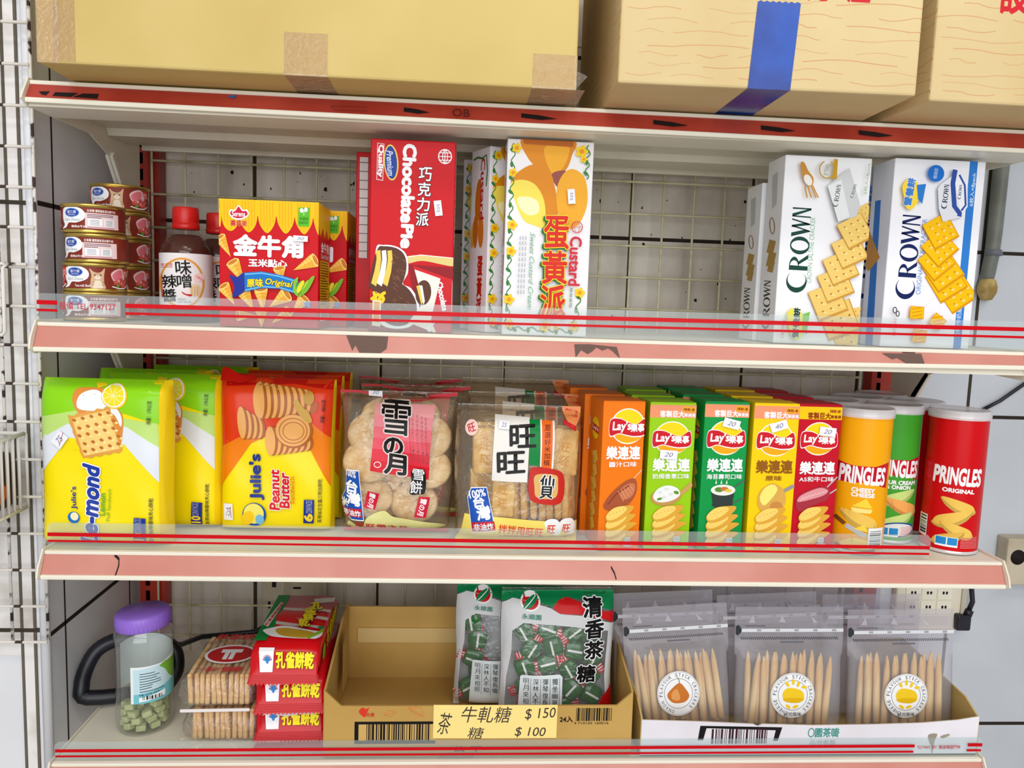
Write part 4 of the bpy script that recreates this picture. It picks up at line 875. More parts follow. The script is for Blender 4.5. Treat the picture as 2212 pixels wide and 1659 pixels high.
a.part('small_print', 'dark small print'); a.text((60, 60, 30), '茱蒂絲花生醬三明治餅乾', 1960, 955, 300, 30, -87, bold=.01); a.text((60, 30, 10), '淨重：180公克', 2000, 360, 150, 30, -86, bold=.01); a.end()
sticker(a, 1322, 1010, 64, 112, 2, '75'); a.line((190, 40, 90), 4, (1340, 975), (1340, 1050)); a.end()
b = MB(); b.grid(lambda u, v: (-7.4+4.4*u, -.5-.6*math.sin(3*u)+1.0*v, 19.9+1.7*v*(1-.7*u)+.2*math.sin(8*u)), 10, 3, mat((206, 20, 16), .25)); b.build('top_crimp', t, (-0, 0, 0))
dup(t, (-34.6, 15.3, .1), 0, 'peanut butter biscuit bag, second in its row, its yellow edge showing at the right', skip=('price_sticker', 'top_crimp'))
dup(t, (-34.2, 20.4, .1), 0, 'rearmost peanut butter biscuit bag, third in its row', skip=('price_sticker', 'top_crimp'))

# ------------------------------------------------------------------ rice cracker bags
BAGF = film('cracker_bag_film', (255, 247, 232), haze=.08, gloss=.2, rough=.07, wrinkle=.9, wscale=45)
RICE = noisy('rice_cracker', (224, 184, 122), (250, 234, 206), scale=90, rough=.7, lo=.35, hi=.62, bump=.4)
SENB = noisy('senbei', (214, 170, 92), (240, 212, 146), scale=70, rough=.65, lo=.35, hi=.65, bump=.3)
def disc_cracker(name, lab, loc, r_, tx, tz, grp):
    t = None
    b = MB(); b.lathe([(0, -.55), (r_*.6, -.6), (r_*.92, -.42), (r_, 0), (r_*.92, .42), (r_*.6, .6), (0, .55)], RICE, 28)
    o = b.build(name); o.location = Vector(loc)*K; o.rotation_euler = (math.radians(90+tx), 0, math.radians(tz)); o.scale = (1, .86, 1)
    return tag(o, lab, 'rice cracker', grp)
BLB = (30, 84, 178)
def taiwan_tag(a, P, cx, cy, rot):
    a.part('blue_tag_print', 'blue and red printed tag'); a.poly(WHITE, *P); c = Vector((sum(p[0] for p in P)/len(P), sum(p[1] for p in P)/len(P)))
    a.poly(BLB, *[tuple(c+(Vector(p)-c)*.95) for p in P])
t = thing('rice_cracker_bag', 'clear bag of round snow rice crackers with a pink label, at the front', 'rice cracker bag', (-19.0, 9.6, .1), 0, 'snow rice cracker bags'); w, h, d = 15.4, 19.0, 6.4
f = pillow(w, h, d, 3.2, 4, .05, .3, 12, .05, .06); bag(t, f, BAGF, 30, 34, 'film')
Q = [(150, 235), (1040, 262), (905, 1290), (10, 1290)]
a = Art(t, lambda u, v, hh: f(u, v, hh), Q, cut=(30, 34), eps=.006, rough=.25)
a.part('red_top_band', 'red top seal'); a.poly((206, 30, 50), (150, 232), (300, 240), (600, 300), (760, 300), (880, 272), (1040, 262), (1040, 285), (880, 305), (760, 318), (600, 318), (300, 258), (150, 252)); a.end()
a.part('pink_label', 'pink label fading to red'); P0 = [(420, 322), (870, 340), (770, 868), (330, 800)]
for k in range(6):
    t0, t1 = k/6, (k+1)/6; L = lambda t_: (420-90*t_, 322+478*t_); R_ = lambda t_: (870-100*t_, 340+528*t_)
    a.poly(((236, 158, 160), (236, 140, 148), (234, 112, 124), (230, 84, 100), (222, 50, 66), (214, 24, 42))[k], L(t0), R_(t0), R_(t1), L(t1)); a.L -= 1
a.L += 1; a.line((206, 40, 60), 5, (672, 390), (655, 760))
for k, x in enumerate((700, 735, 770, 800)): a.text((130, 80, 84), 'かろやかな口どけ雪の月', x-14, 560+10*k, 330, 20, 93)
a.ring(WHITE, 392, 755, 28, 22, 5); a.end()
a.part('brush_title', 'black brush characters with white edge'); a.text(BLACK, '雪', 570, 425, 215, 230, 5, bold=.014, out=(236, 220, 216), ob=.04); a.text(BLACK, 'の', 528, 625, 145, 120, 0, bold=.04, out=(236, 220, 216), ob=.05); a.text(BLACK, '月', 530, 755, 160, 140, 8, bold=.035, out=(236, 220, 216), ob=.05); a.end()
a.part('black_tag', 'black tag with white characters'); a.blob(BLACK, (650, 800), (740, 790), (752, 850), (735, 960), (690, 972), (620, 965), (640, 880)); a.text(WHITE, '雪', 698, 830, 88, 80, 6, bold=.012); a.text(WHITE, '餅', 672, 920, 90, 90, 6, bold=.012); a.end()
taiwan_tag(a, [(140, 805), (242, 800), (228, 1170), (120, 1172), (30, 1080), (40, 1040), (110, 950)], 0, 0, 0)
a.poly((206, 30, 50), (40, 1085), (220, 1085), (215, 1145), (70, 1145)); a.text(WHITE, '100%', 172, 832, 80, 50, 12, bold=.03); a.text(WHITE, '台', 165, 925, 90, 84, 8, bold=.04); a.text(WHITE, '灣', 165, 1015, 110, 90, 8, bold=.04); a.text(WHITE, '米', 80, 1040, 60, 60, 10, bold=.04); a.text(WHITE, '非油炸', 132, 1116, 150, 44, 3, bold=.03); a.end()
a.part('small_red_label', 'small red cracker label'); a.poly((206, 26, 60), (292, 950), (384, 966), (330, 1085), (240, 1070)); a.text(WHITE, '雪の月', 312, 1018, 110, 44, 110, bold=.03); a.end()
a.part('small_red_label', 'small red cracker label'); a.poly((206, 26, 60), (690, 985), (775, 995), (735, 1140), (640, 1130)); a.text(WHITE, '雪の月', 708, 1062, 120, 46, 108, bold=.03); a.end()
a.part('gold_bottom_band', 'pale gold bottom band with red lettering'); a.blob((226, 222, 150), (90, 1180), (200, 1215), (260, 1140), (400, 1090), (470, 1130), (620, 1150), (860, 1200), (850, 1250), (600, 1270), (120, 1270)); a.text((206, 40, 50), '旺旺雪之月', 360, 1215, 420, 50, 4, bold=.02); a.poly((214, 60, 50), (30, 1258), (900, 1262), (904, 1285), (14, 1285)); a.end()
sticker(a, 420, 254, 104, 58, 6, '30'); a.end()
SN = [(-22.4, 8.8, 13.2, 3.6), (-15.2, 8.6, 13.0, 3.5), (-23.0, 8.0, 9.6, 3.4), (-15.0, 8.0, 8.8, 3.3), (-22.7, 8.3, 4.6, 3.2), (-16.8, 8.4, 4.0, 3.4)]
SL_ = ['upper left behind the label', 'upper right behind the label', 'left middle', 'right middle', 'lower left, above the gold band', 'lower right, above the gold band']
for (x, y, z, r_), l in zip(SN, SL_): disc_cracker('rice_cracker', 'round rice cracker in the pink-labelled bag, '+l, (x, y+1.7, z), r_, rnd.uniform(-18, -4), rnd.uniform(-12, 12), 'snow rice crackers')
for k, (x, z) in enumerate(((-19.2, 13.4), (-19.0, 9.0), (-19.8, 4.4), (-21.0, 15.4), (-16.6, 15.6))): disc_cracker('rice_cracker', 'round pale rice cracker in the back layer of the pink-labelled bag', (x, 11.6, z), 3.2, -8, 6*k-12, 'back layer of snow rice crackers')
dup(t, (-17.2, 17.4, .1), 0, 'second clear bag of snow rice crackers, its red top band showing behind the first', skip=('price_sticker',))
dup(t, (-18.6, 25.0, 0.4), 0, 'third clear bag of snow rice crackers, against the back grid', skip=('price_sticker', 'brush_title'))

t = thing('rice_cracker_bag', 'clear bag of oblong rice crackers with a white, green and orange label, at the front', 'rice cracker bag', (-3.0, 6.4, .1), 0, 'oblong rice cracker bags'); w, h, d = 16.4, 18.0, 6.2
f = pillow(w, h, d, 4, 4.5, .05, .28, 21, .05); bag(t, f, BAGF, 30, 34, 'film')
Q = [(985, 372), (1880, 385), (1930, 1300), (955, 1300)]
a = Art(t, lambda u, v, hh: f(u, v, hh), Q, cut=(30, 34), eps=.006, rough=.25)
a.part('label', 'white, green and orange label'); a.poly((236, 232, 226), (1255, 430), (1505, 445), (1500, 850), (1242, 838)); a.poly((10, 130, 60), (1502, 455), (1580, 458), (1590, 742), (1505, 735)); a.poly((236, 232, 226), (1578, 456), (1592, 456), (1598, 750), (1586, 745)); a.poly((236, 106, 34), (1590, 458), (1668, 462), (1668, 765), (1596, 748)); a.poly((236, 232, 226), (1668, 462), (1682, 462), (1682, 770), (1668, 765)); a.col((90, 30, 20), '嚴選好米加植', 1632, 480, 740, 44); a.end()
a.part('brush_title', 'black brush characters'); a.text(BLACK, '旺', 1455, 555, 180, 135, -3, bold=.026); a.text(BLACK, '旺', 1378, 720, 195, 135, -3, bold=.026); a.end()
a.part('red_ring_tag', 'red ring with black characters'); n = 36
a.blob((200, 40, 30), (1515, 780), (1560, 750), (1720, 770), (1770, 830), (1775, 960), (1720, 1000), (1570, 985), (1515, 930)); a.blob((222, 178, 104), (1560, 800), (1700, 800), (1725, 850), (1715, 950), (1580, 950), (1555, 880))
a.text(BLACK, '仙', 1645, 845, 100, 86, 2, bold=.03, out=WHITE, ob=.05); a.text(BLACK, '貝', 1645, 915, 96, 80, 2, bold=.03, out=WHITE, ob=.05); a.end()
a.part('yellow_bottom_band', 'yellow bottom band with red lettering'); a.poly((248, 224, 110), (1035, 1072), (1500, 1100), (1915, 1130), (1930, 1300), (955, 1300), (1010, 1180)); a.text((230, 70, 40), '拌拌用旺旺', 1470, 1180, 345, 60, 4, bold=.03); a.text((230, 90, 50), '人旺氣旺身體旺 財旺福旺運道旺', 1595, 1245, 600, 40, 2, bold=.02)
for x in (1705, 1825): a.blob(WHITE, (x-55, 1120), (x-20, 1098), (x+40, 1105), (x+78, 1160), (x+60, 1215), (x, 1200), (x-45, 1160)); a.text((230, 80, 40), '旺', x, 1170, 60, 56, 3, bold=.03)
a.end()
taiwan_tag(a, [(1090, 890), (1205, 880), (1275, 1185), (1090, 1205), (1060, 960)], 0, 0, 0)
a.poly((206, 30, 40), (1092, 1128), (1262, 1115), (1274, 1178), (1094, 1196)); a.text(WHITE, '100%', 1135, 930, 120, 50, -12, bold=.03); a.text(WHITE, '台', 1145, 985, 80, 70, -8, bold=.04); a.text(WHITE, '灣', 1180, 1060, 100, 90, -8, bold=.04); a.text(WHITE, '非油炸', 1180, 1156, 150, 48, -5, bold=.03); a.end()
a.part('corner_badge', 'orange badge on the corner'); a.blob((240, 150, 90), (1745, 390), (1800, 365), (1870, 360), (1875, 440), (1830, 500), (1780, 470)); a.text((206, 50, 40), '氣味加', 1810, 420, 90, 40, 10, bold=.03); a.poly((206, 40, 50), (1745, 450), (1845, 500), (1840, 530), (1745, 475)); a.end()
a.part('round_mark', 'small pink round mark'); a.ell((240, 206, 200), 1088, 505, 46, 48); a.text((206, 60, 60), '旺', 1088, 505, 50, 50, -20, bold=.02); a.end()
sticker(a, 1320, 485, 78, 50, 4, '25'); a.end()
b = MB(); b.box(-1.9, 1.9, -.45, .45, -3.1, 3.1, SENB); face = b.build('rice_cracker', bevel=.4, seg=3)
def put_sen(first, lab, loc, rx, ry, rz, sx=1):
    o = face if first else dup(face); o.location = Vector(loc)*K; o.rotation_euler = tuple(math.radians(q_) for q_ in (rx, ry, rz)); o.scale = (sx, 1, 1)
    tag(o, lab, 'rice cracker', 'oblong rice crackers')
put_sen(True, 'oblong rice cracker lying face on at the left of the lower row, printed in yellow', (-4.9, 4.9, 6.6), -4, 3, 0, .8)
a2 = Art(face, flat((-1.9, -.47, -3.1), (3.8, 0, 0), (0, 0, 6.2), (0, -1, 0)), [(0, 62), (38, 62), (38, 0), (0, 0)]); a2.H = homography([(0, 0), (38, 0), (38, 62), (0, 62)], [(0, 1), (1, 1), (1, 0), (0, 0)]); a2.part('yellow_print', 'yellow characters'); a2.text((214, 160, 10), '旺', 18, 24, 14, 12, 4, bold=.03); a2.text((214, 160, 10), '旺', 18, 42, 14, 12, 4, bold=.03); a2.end()
for i, (x, yaw) in enumerate(((-2.6, 66), (-1.5, 72), (-.4, 78), (.7, 80), (1.8, 74), (3.0, 70), (4.1, 66))): put_sen(False, 'oblong rice cracker on edge in the lower row, %s from the face-on one' % ('first', 'second', 'third', 'fourth', 'fifth', 'sixth', 'seventh')[i], (x-.2, 7.0, 6.0+.1*(i % 3)), -3, 0, yaw, 1)
put_sen(False, 'oblong rice cracker face on at the upper left, left of the white label', (-7.3, 6.6, 12.0), -4, -2, 4, .9); put_sen(False, 'oblong rice cracker face on behind the white label', (-3.6, 6.7, 12.2), -4, 0, 0, .9); put_sen(False, 'oblong rice cracker face on behind the green stripe', (-.2, 6.8, 12.2), -4, 0, 0, .85); put_sen(False, 'oblong rice cracker face on at the upper right, right of the orange stripe', (3.2, 6.8, 12.0), -4, 2, -4, .9)
for k, (x, z) in enumerate(((-7.2, 12.4), (-3.4, 12.6), (.4, 12.6), (3.4, 12.2), (-7.4, 6.2), (-3.6, 6.2))): put_sen(False, 'oblong rice cracker in the back layer of the bag with the green and orange label', (x, 8.6, z), -4, 0, 2*k-5, .95)
dup(t, (-1.6, 15.0, .7), 0, 'second clear bag of oblong rice crackers, just behind the front one', skip=('price_sticker', 'round_mark')); dup(t, (-2.4, 22.6, 1.9), 2, 'rearmost clear bag of oblong rice crackers, reaching up to the shelf above', skip=('price_sticker', 'round_mark'))

# ------------------------------------------------------------------ crisp boxes
def crisp_box(lab, x, y, w, h, base, quad, flavour, head, hcol, title, pic, yaw=0, grp='', logo=None, stick=None):
    d = 6.4
    t = thing('crisp_box', lab, 'crisp box', (x+w/2, y+d/2, .1), yaw, grp); carton(t, w, d, h, mat(base, .36), .1)
    b = MB(); b.box(-w/2+.05, w/2-.05, -d/2+.05, -d/2+3.2, h, h+.12, mat(base, .4)); b.build('top_flap', t)
    (x0, y0), (x1, y1), (x2, y2), (x3, y3) = quad
    # work in a unit frame: 0..100 across, 0..350 down the face
    a = Art(t, front(w, d, h), [(0, 0), (100, 0), (100, 350), (0, 350)], rough=.36); lx, ly, lr = logo
    if head:
        a.part('promo_band', 'promotional band along the top'); a.rect(hcol[0], 0, 4, 100, 34)
        a.poly(hcol[1], (70, 7), (98, 9), (97, 20), (70, 19)); a.text((150, 50, 10), '隨動漫', 84, 14, 24, 7, 2, bold=.02); a.text(hcol[2], '客製巨大', 48, 25, 52, 15, 0, bold=.04); a.text(hcol[2], '樂連連', 86, 27, 24, 8, 0, bold=.03); a.end()
    a.part('brand_logo', 'yellow disc with a red ribbon and white lettering')
    a.ell(WHITE, lx, ly, lr, lr*1.02, 0, 40); a.ell((250, 216, 20), lx, ly, lr*.94, lr*.96, 0, 40); a.ell((244, 170, 20), lx+1, ly+lr*.5, lr*.78, lr*.42, 0, 30)
    P = [(lx-lr*1.02, ly-lr*.32), (lx-lr*.5, ly-lr*.42), (lx, ly-lr*.22), (lx+lr*.5, ly-lr*.12), (lx+lr*.98, ly-lr*.42), (lx+lr*1.06, ly+lr*.38), (lx+lr*.5, ly+lr*.55), (lx, ly+lr*.5), (lx-lr*.5, ly+lr*.4), (lx-lr*1.02, ly+lr*.52)]
    a.blob(WHITE, *[(lx+(p-lx)*1.02, ly+(q-ly)*1.12) for p, q in P]); a.blob((206, 24, 40), *P)
    a.text(WHITE, "Lay's", lx-lr*.36, ly+lr*.04, lr*1.05, lr*.62, -2, bold=.035, shear=.1); a.text(WHITE, '樂事', lx+lr*.56, ly+lr*.08, lr*.78, lr*.46, -2, bold=.035); a.end()
    a.part('title_lettering', 'bold white title' if title[0] == WHITE else 'bold brown title'); a.text(title[0], '樂連連', 52, title[1], 80, 30, -1, bold=.035); a.text(title[0], flavour, 52, title[1]+27, min(80, 15*len(flavour)+6), 12, -1, bold=.02); a.end()
    a.part('flavour_picture', pic[1]); pic[0](a); a.end()
    a.part('crisp_picture', 'stack of potato crisps')
    for k, (yy, s_) in enumerate(((330, 1), (308, 1), (288, .96), (268, .9))): 
        a.blob((226, 168, 60), (16, yy), (34, yy-20), (64, yy-26), (92*s_, yy-24), (74, yy-8), (48, yy+10), (24, yy+14)); a.blob((250, 212, 110), (18, yy-3), (36, yy-20), (58, yy-24), (66, yy-16), (46, yy+2), (24, yy+9))
        for q_ in range(5): a.ell((220, 160, 60), 26+q_*8, yy-4-q_*3, 1.4, 1, 0, 6)
    a.end()
    a.part('barcode_mark', 'small white code block'); a.rect((214, 216, 220), 64, 318, 78, 330); a.text((120, 120, 126), '55g', 71, 324, 10, 6); a.ell((206, 208, 212), 72, 336, 12, 5); a.end()
    if stick:
        sx, sy, sr, tx = stick; sticker(a, sx, sy, 38, 21, sr, tx); a.end()
    s = Art(t, leftside(w, d, h), [(0, 0), (60, 0), (60, 350), (0, 350)], rough=.36); s.part('side_print', 'logo and crisps on the side'); s.ell((250, 216, 20), 28, 70, 16, 26); s.poly((206, 24, 40), (12, 60), (44, 64), (44, 82), (12, 78)); s.text(WHITE, "Lay's", 28, 71, 26, 12, 4, bold=.03)
    for k in range(6): s.poly((236, 190, 80), (16+k % 2*6, 130+k*32), (38, 120+k*32), (46, 140+k*32), (30, 158+k*32)); s.poly((216, 160, 50), (14+k % 2*6, 150+k*32), (30, 140+k*32), (26, 165+k*32))
    s.end()
    return t
def rib(a): 
    a.blob((170, 84, 50), (10, 245), (26, 215), (60, 185), (84, 180), (88, 210), (70, 240), (30, 255)); a.blob((206, 120, 80), (50, 205), (70, 190), (84, 195), (78, 220), (56, 228)); a.line((130, 60, 36), 3, (20, 240), (40, 215), (70, 195))
    for k in range(5): a.line((226, 160, 120), 1.6, (44+k*7, 208-k*3), (58+k*6, 232-k*6))
    a.line((240, 206, 180), 2, (80, 178), (98, 158))
def cream(a):
    a.line((206, 160, 90), 10, (62, 228), (100, 190)); a.ell((196, 150, 80), 44, 222, 34, 22, -10); a.blob((240, 240, 238), (16, 225), (24, 205), (46, 195), (68, 202), (74, 218), (56, 232), (30, 236)); a.ell((90, 150, 40), 66, 212, 6, 4, 20); a.ell((90, 150, 40), 30, 228, 6, 3, -20)
    for x, y in ((30, 212), (44, 204), (54, 216), (40, 224)): a.ell((222, 224, 224), x, y, 5, 3)
def sushi(a):
    a.line((90, 96, 100), 3, (60, 210), (100, 180)); a.line((90, 96, 100), 3, (70, 240), (100, 222)); a.poly((50, 60, 56), (24, 205), (78, 205), (74, 240), (30, 240)); a.ell((50, 60, 56), 51, 240, 23, 8); a.ell((236, 236, 230), 51, 205, 28, 13); a.ell((90, 140, 50), 42, 204, 10, 6); a.ell((206, 120, 60), 54, 202, 9, 5); a.ell((230, 200, 70), 63, 206, 8, 4)
    for x in (34, 46, 58): a.poly(WHITE, (x-2, 190), (x+2, 190), (x, 180))
def potato(a):
    a.line((150, 150, 150), 8, (74, 205), (98, 190)); a.blob((222, 170, 80), (20, 235), (24, 205), (50, 185), (76, 200), (82, 230), (66, 255), (36, 256)); a.blob((250, 232, 120), (24, 220), (34, 196), (52, 188), (62, 200), (50, 222), (34, 238)); a.ell((206, 140, 70), 62, 240, 14, 12)
def wagyu(a):
    a.line((190, 190, 196), 3, (74, 200), (100, 170)); a.line((190, 190, 196), 3, (80, 215), (100, 200)); a.blob((170, 50, 66), (8, 240), (16, 215), (60, 195), (84, 200), (80, 225), (50, 240), (20, 256)); a.blob((226, 150, 156), (12, 232), (20, 216), (60, 198), (80, 204), (70, 216), (36, 228))
    for k in range(9): a.line((246, 206, 208), 1.5, (18+k*7, 230-k*3), (24+k*7, 220-k*2))
PK = ((240, 150, 110), (250, 180, 20), WHITE)
row = []
A1 = crisp_box('orange crisp box in front, next to the oblong rice crackers', 6.95, 2.5, 5.5, 19.3, (242, 122, 14), [(0, 0)]*4, '醬汁口味', False, PK, (WHITE, 118), (rib, 'grilled ribs'), 5, 'orange crisp boxes', (60, 56, 41))
A2 = crisp_box('lime green crisp box in front, price sticker under its logo', 13.4, 3.3, 6.05, 19.2, (154, 206, 14), [(0, 0)]*4, '奶焗香蔥口味', True, PK, (WHITE, 146), (cream, 'spoon of onion cream'), 1, 'lime green crisp boxes', (50, 82, 39), (44, 121, 3, '20'))
A3 = crisp_box('dark green crisp box in front, tilted price sticker on its logo', 20.45, 3.0, 5.85, 19.5, (10, 152, 70), [(0, 0)]*4, '海苔壽司口味', True, PK, (WHITE, 146), (sushi, 'sushi roll'), 1, 'dark green crisp boxes', (51, 82, 40), (60, 48, 14, '20'))
A4 = crisp_box('yellow crisp box in front, between the dark green and the red one', 26.85, 2.6, 5.95, 19.5, (250, 208, 6), [(0, 0)]*4, '原味', True, PK, ((150, 90, 20), 146), (potato, 'baked potato'), 0, 'yellow crisp boxes', (51, 82, 39), (55, 50, -20, '40'))
A5 = crisp_box('red crisp box in front, beside the yellow crisps can', 33.15, 3.7, 5.85, 19.4, (196, 14, 38), [(0, 0)]*4, 'A5和牛口味', True, ((250, 206, 10), (250, 190, 10), (150, 50, 10)), (WHITE, 150), (wagyu, 'marbled beef'), 0, 'red crisp boxes', (51, 80, 39), (68, 62, 6, '20'))
for t, nm, P in ((A1, 'orange', ((8.7, 12.4), (7.6, 19.6))), (A2, 'lime green', ((15.6, 13.4), (16.2, 20.3))), (A3, 'dark green', ((22.5, 13.2), (22.3, 20.3))), (A4, 'yellow', ((29.2, 13.0), (29.4, 20.2))), (A5, 'red', ((35.4, 14.0), (35.0, 21.2)))):
    for (x, y), wd in zip(P, ('second in its row', 'rearmost of its row')): dup(t, (x, y, .1), rnd.uniform(-1.5, 1.5), '%s crisp box, %s, its top showing over the front one' % (nm, wd), skip=('price_sticker',))

# ------------------------------------------------------------------ crisp cans
LID = film('can_lid_film', (250, 246, 248), haze=.5, gloss=.12, rough=.15); RIM = mat((222, 220, 224), .3, .5, .35)
R = 3.62
def crisp_can(lab, loc, base, flav, pic, grp, title=WHITE):
    t = thing('crisps_can', lab, 'crisps can', loc, 0, grp)
    b = MB(); b.lathe([(0, .1), (R-.25, .1), (R-.05, 0), (R, .12), (R, .4), (R-.03, .45)], RIM, 48); b.build('bottom_rim', t)
    b = MB(); b.lathe([(R-.04, .45), (R-.04, 18.2)], mat(base, .3), 64); b.build('tube', t)
    b = MB(); b.lathe([(R-.04, 18.15), (R+.05, 18.2), (R+.08, 18.5), (0, 18.5)], RIM, 48); b.build('top_rim', t)
    b = MB(); b.lathe([(R+.15, 18.0), (R+.17, 18.95), (R+.02, 19.15), (R-.2, 19.2), (R-.3, 19.05), (0, 19.05)], LID, 48); b.build('lid', t)
    a = Art(t, cyl(R-.03, .45, 18.2, (-.35 if base[1] == 160 else -.72)*math.degrees(math.atan((loc[0]+10.7)/(loc[1]+93.4)))), [(0, 0), (100, 0), (100, 270), (0, 270)], cut=(40, 1), eps=.004, rough=.3)
    a.part('brand_lettering', 'white lettering on a red bow tie shape')
    if base != (206, 10, 20): a.poly((196, 16, 40), (8, 88), (50, 104), (92, 88), (90, 140), (50, 122), (10, 140)) if False else a.poly((196, 16, 40), (6, 92), (30, 98), (70, 98), (94, 90), (92, 142), (60, 130), (8, 134))
    a.text(WHITE, 'PRINGLES', 50, 117, 76, 33, 2, bold=.045); a.end()
    a.part('flavour_lettering', 'white flavour name')
    for k, fl in enumerate(flav): a.text(WHITE, fl, 52, 146+k*10, 7.2*len(fl)*.9, 8, 1, bold=.05)
    a.end()
    a.part('crisp_picture', 'curved crisps'); pic(a); a.end()
    a.part('code_block', 'barcode and blue recycling marks')
    if base == (244, 168, 8): a.rect(WHITE, 66, 222, 92, 264); a.bars((60, 60, 70), 69, 228, 89, 260, 14, 3, False)
    else:
        a.rect(WHITE, 22, 242, 58, 262); a.rect((40, 140, 210), 23, 243, 39, 258); a.rect((40, 140, 210), 41, 243, 57, 258)
        a.rect(WHITE, 0, 205, 9, 250); a.bars((50, 50, 60), 1, 208, 8, 248, 14, 5, False)
        for y in range(240, 262, 3): a.rect((240, 150, 150), 62, y, 90, y+1)
    a.end()
    return t
def crisp(a, x, y, s_, fl=1, c=(240, 196, 90)):
    dk = tuple(int(q*.84) for q in c)
    a.blob(dk, (x-20*s_*fl, y-8*s_), (x-6*s_*fl, y-2*s_), (x+12*s_*fl, y+2*s_), (x+24*s_*fl, y+12*s_), (x+16*s_*fl, y+18*s_), (x, y+14*s_), (x-14*s_*fl, y+4*s_)); a.blob(c, (x-19*s_*fl, y-8*s_), (x-2*s_*fl, y-6*s_), (x+18*s_*fl, y+2*s_), (x+22*s_*fl, y+13*s_), (x+10*s_*fl, y+13*s_), (x-6*s_*fl, y+5*s_))
def pr_(a):
    crisp(a, 52, 172, 1.35); crisp(a, 50, 198, 1.5, -1); crisp(a, 52, 222, 1.3)
    crisp(a, 44, 240, 1.2, -1, (226, 180, 80))
def pc_(a):
    a.poly((250, 210, 60), (34, 180), (58, 162), (70, 182)); a.poly((250, 226, 130), (34, 182), (70, 184), (68, 192), (36, 192)); crisp(a, 46, 200, 1.5); a.line((120, 70, 30), 8, (10, 206), (26, 218)); a.line((190, 190, 190), 10, (28, 220), (62, 238)); a.poly((250, 210, 70), (40, 225), (58, 215), (66, 230)); a.blob((250, 214, 90), (20, 262), (40, 244), (70, 250), (76, 264)); a.line((130, 84, 40), 6, (14, 262), (40, 272), (80, 268))
def pg_(a):
    crisp(a, 58, 172, 1.4, -1, (200, 222, 130)); crisp(a, 60, 192, 1.5, 1, (240, 170, 90)); crisp(a, 58, 222, 1.4, -1, (200, 222, 130)); a.ell((30, 80, 150), 58, 246, 34, 16); a.ell((226, 230, 230), 58, 246, 30, 13)
crisp_can('yellow cheese crisps can beside the red crisp box', (42.9, 5.4, .1), (244, 168, 8), ('CHEESY', 'CHEESE'), pc_, 'front crisps cans')
crisp_can('green sour cream crisps can, set back between the yellow and red cans', (49.9, 10.3, .1), (66, 160, 44), ('SOUR CREAM', '& ONION'), pg_, 'front crisps cans')
t = crisp_can('red original crisps can at the right front corner', (56.4, 5.8, .1), (206, 10, 20), ('ORIGINAL',), pr_, 'red crisps cans')
dup(t, (56.0, 15.2, .1), 150, 'red crisps can turned away, just behind the front red can'); dup(t, (42.2, 13.4, .1), 170, 'red crisps can turned away behind the yellow can'); dup(t, (48.6, 18.4, .1), 160, 'red crisps can turned away at the back, behind the green can'); dup(t, (23.4 if False else 55.2, 23.6, .1), 120, 'rearmost red crisps can, by the right upright')
# ------------------------------------------------------------------ lowest shelf: candy jar
JX, JY = -52.3, 8.9; B4 = Z4+.1
t = thing('candy_jar', 'clear plastic jar with a purple lid, at the left of the lowest shelf', 'jar', (JX, JY, B4)); R = 3.55
b = MB(); b.lathe([(0, .25), (3.0, .05), (3.4, .3), (R, 1.0), (R, 12.2), (R+.1, 12.6), (R+.12, 13.0), (3.3, 13.6), (3.15, 13.9), (3.15, 14.2)], film('jar_plastic', (250, 252, 250), haze=.05, gloss=.25, rough=.05), 56); b.build('jar_body', t)
PUR = noisy('purple_lid_plastic', (140, 96, 206), (158, 116, 224), scale=8, rough=.35)
b = MB(); b.lathe([(3.3, 0), (3.45, .05), (3.45, 1.75), (3.2, 2.05), (0, 2.05)], PUR, 56); o = b.build('lid', t); o.location = (0, 0, 13.95*K); o.rotation_euler = (0, math.radians(-3.5), 0)
for i in range(40):
    q = 2*math.pi*i/40
    if i == 0: b = MB()
    b.box(-.06, .06, 0, .05, .2, 1.6, PUR); n = len(b.v)
    for k in range(n-8, n): x, y, z = b.v[k]; b.v[k] = (x*math.cos(q)-(y-3.46)*math.sin(q), x*math.sin(q)+(y-3.46)*math.cos(q), z)
g = b.build('grip_ribs', o)
LB = MB(); fa = lambda u, v: ((R+.02)*math.sin(-.1+u*4.6), -(R+.02)*math.cos(-.1+u*4.6), 4.6+5.0*v+1.6*max(0, math.sin(3.0*(u-.25)))*v*(u > .25)); LB.grid(fa, 48, 6, mat((232, 238, 240), .5)); LB.build('wrap_label', t)
a = Art(t, cyl(R+.03, 4.6, 9.6, 24.5), [(735, 650), (1090, 630), (1090, 900), (735, 930)], cut=(40, 1), eps=.004)
a.part('label_print', 'pale blue front label with black print'); a.poly((196, 224, 232), (842, 664), (1092, 636), (1092, 905), (842, 930)); a.poly((120, 196, 206), (842, 850), (960, 830), (1092, 780), (1092, 905), (842, 930)); a.blob((120, 176, 60), (1000, 650), (1090, 630), (1092, 780), (1060, 760), (1030, 690))
r = random.Random(3)
for k in range(8): a.line((50, 60, 70), 5, (878, 695+k*19), (878+r.uniform(70, 160), 690+k*18))
a.text((20, 40, 80), '08-229-0081', 940, 846, 130, 14, -5); a.poly(WHITE, (874, 872), (1028, 838), (1028, 880), (874, 904)); a.bars((40, 40, 40), 895, 860, 1010, 888, 16, 4); a.end()
GREEN = noisy('tea_candy', (166, 172, 112), (196, 200, 146), scale=60, rough=.7)
b = MB(); b.box(-.62, .62, -.5, .5, -.42, .42, GREEN); cd = b.build('candy', bevel=.16)
r = random.Random(11); first = True; put = []
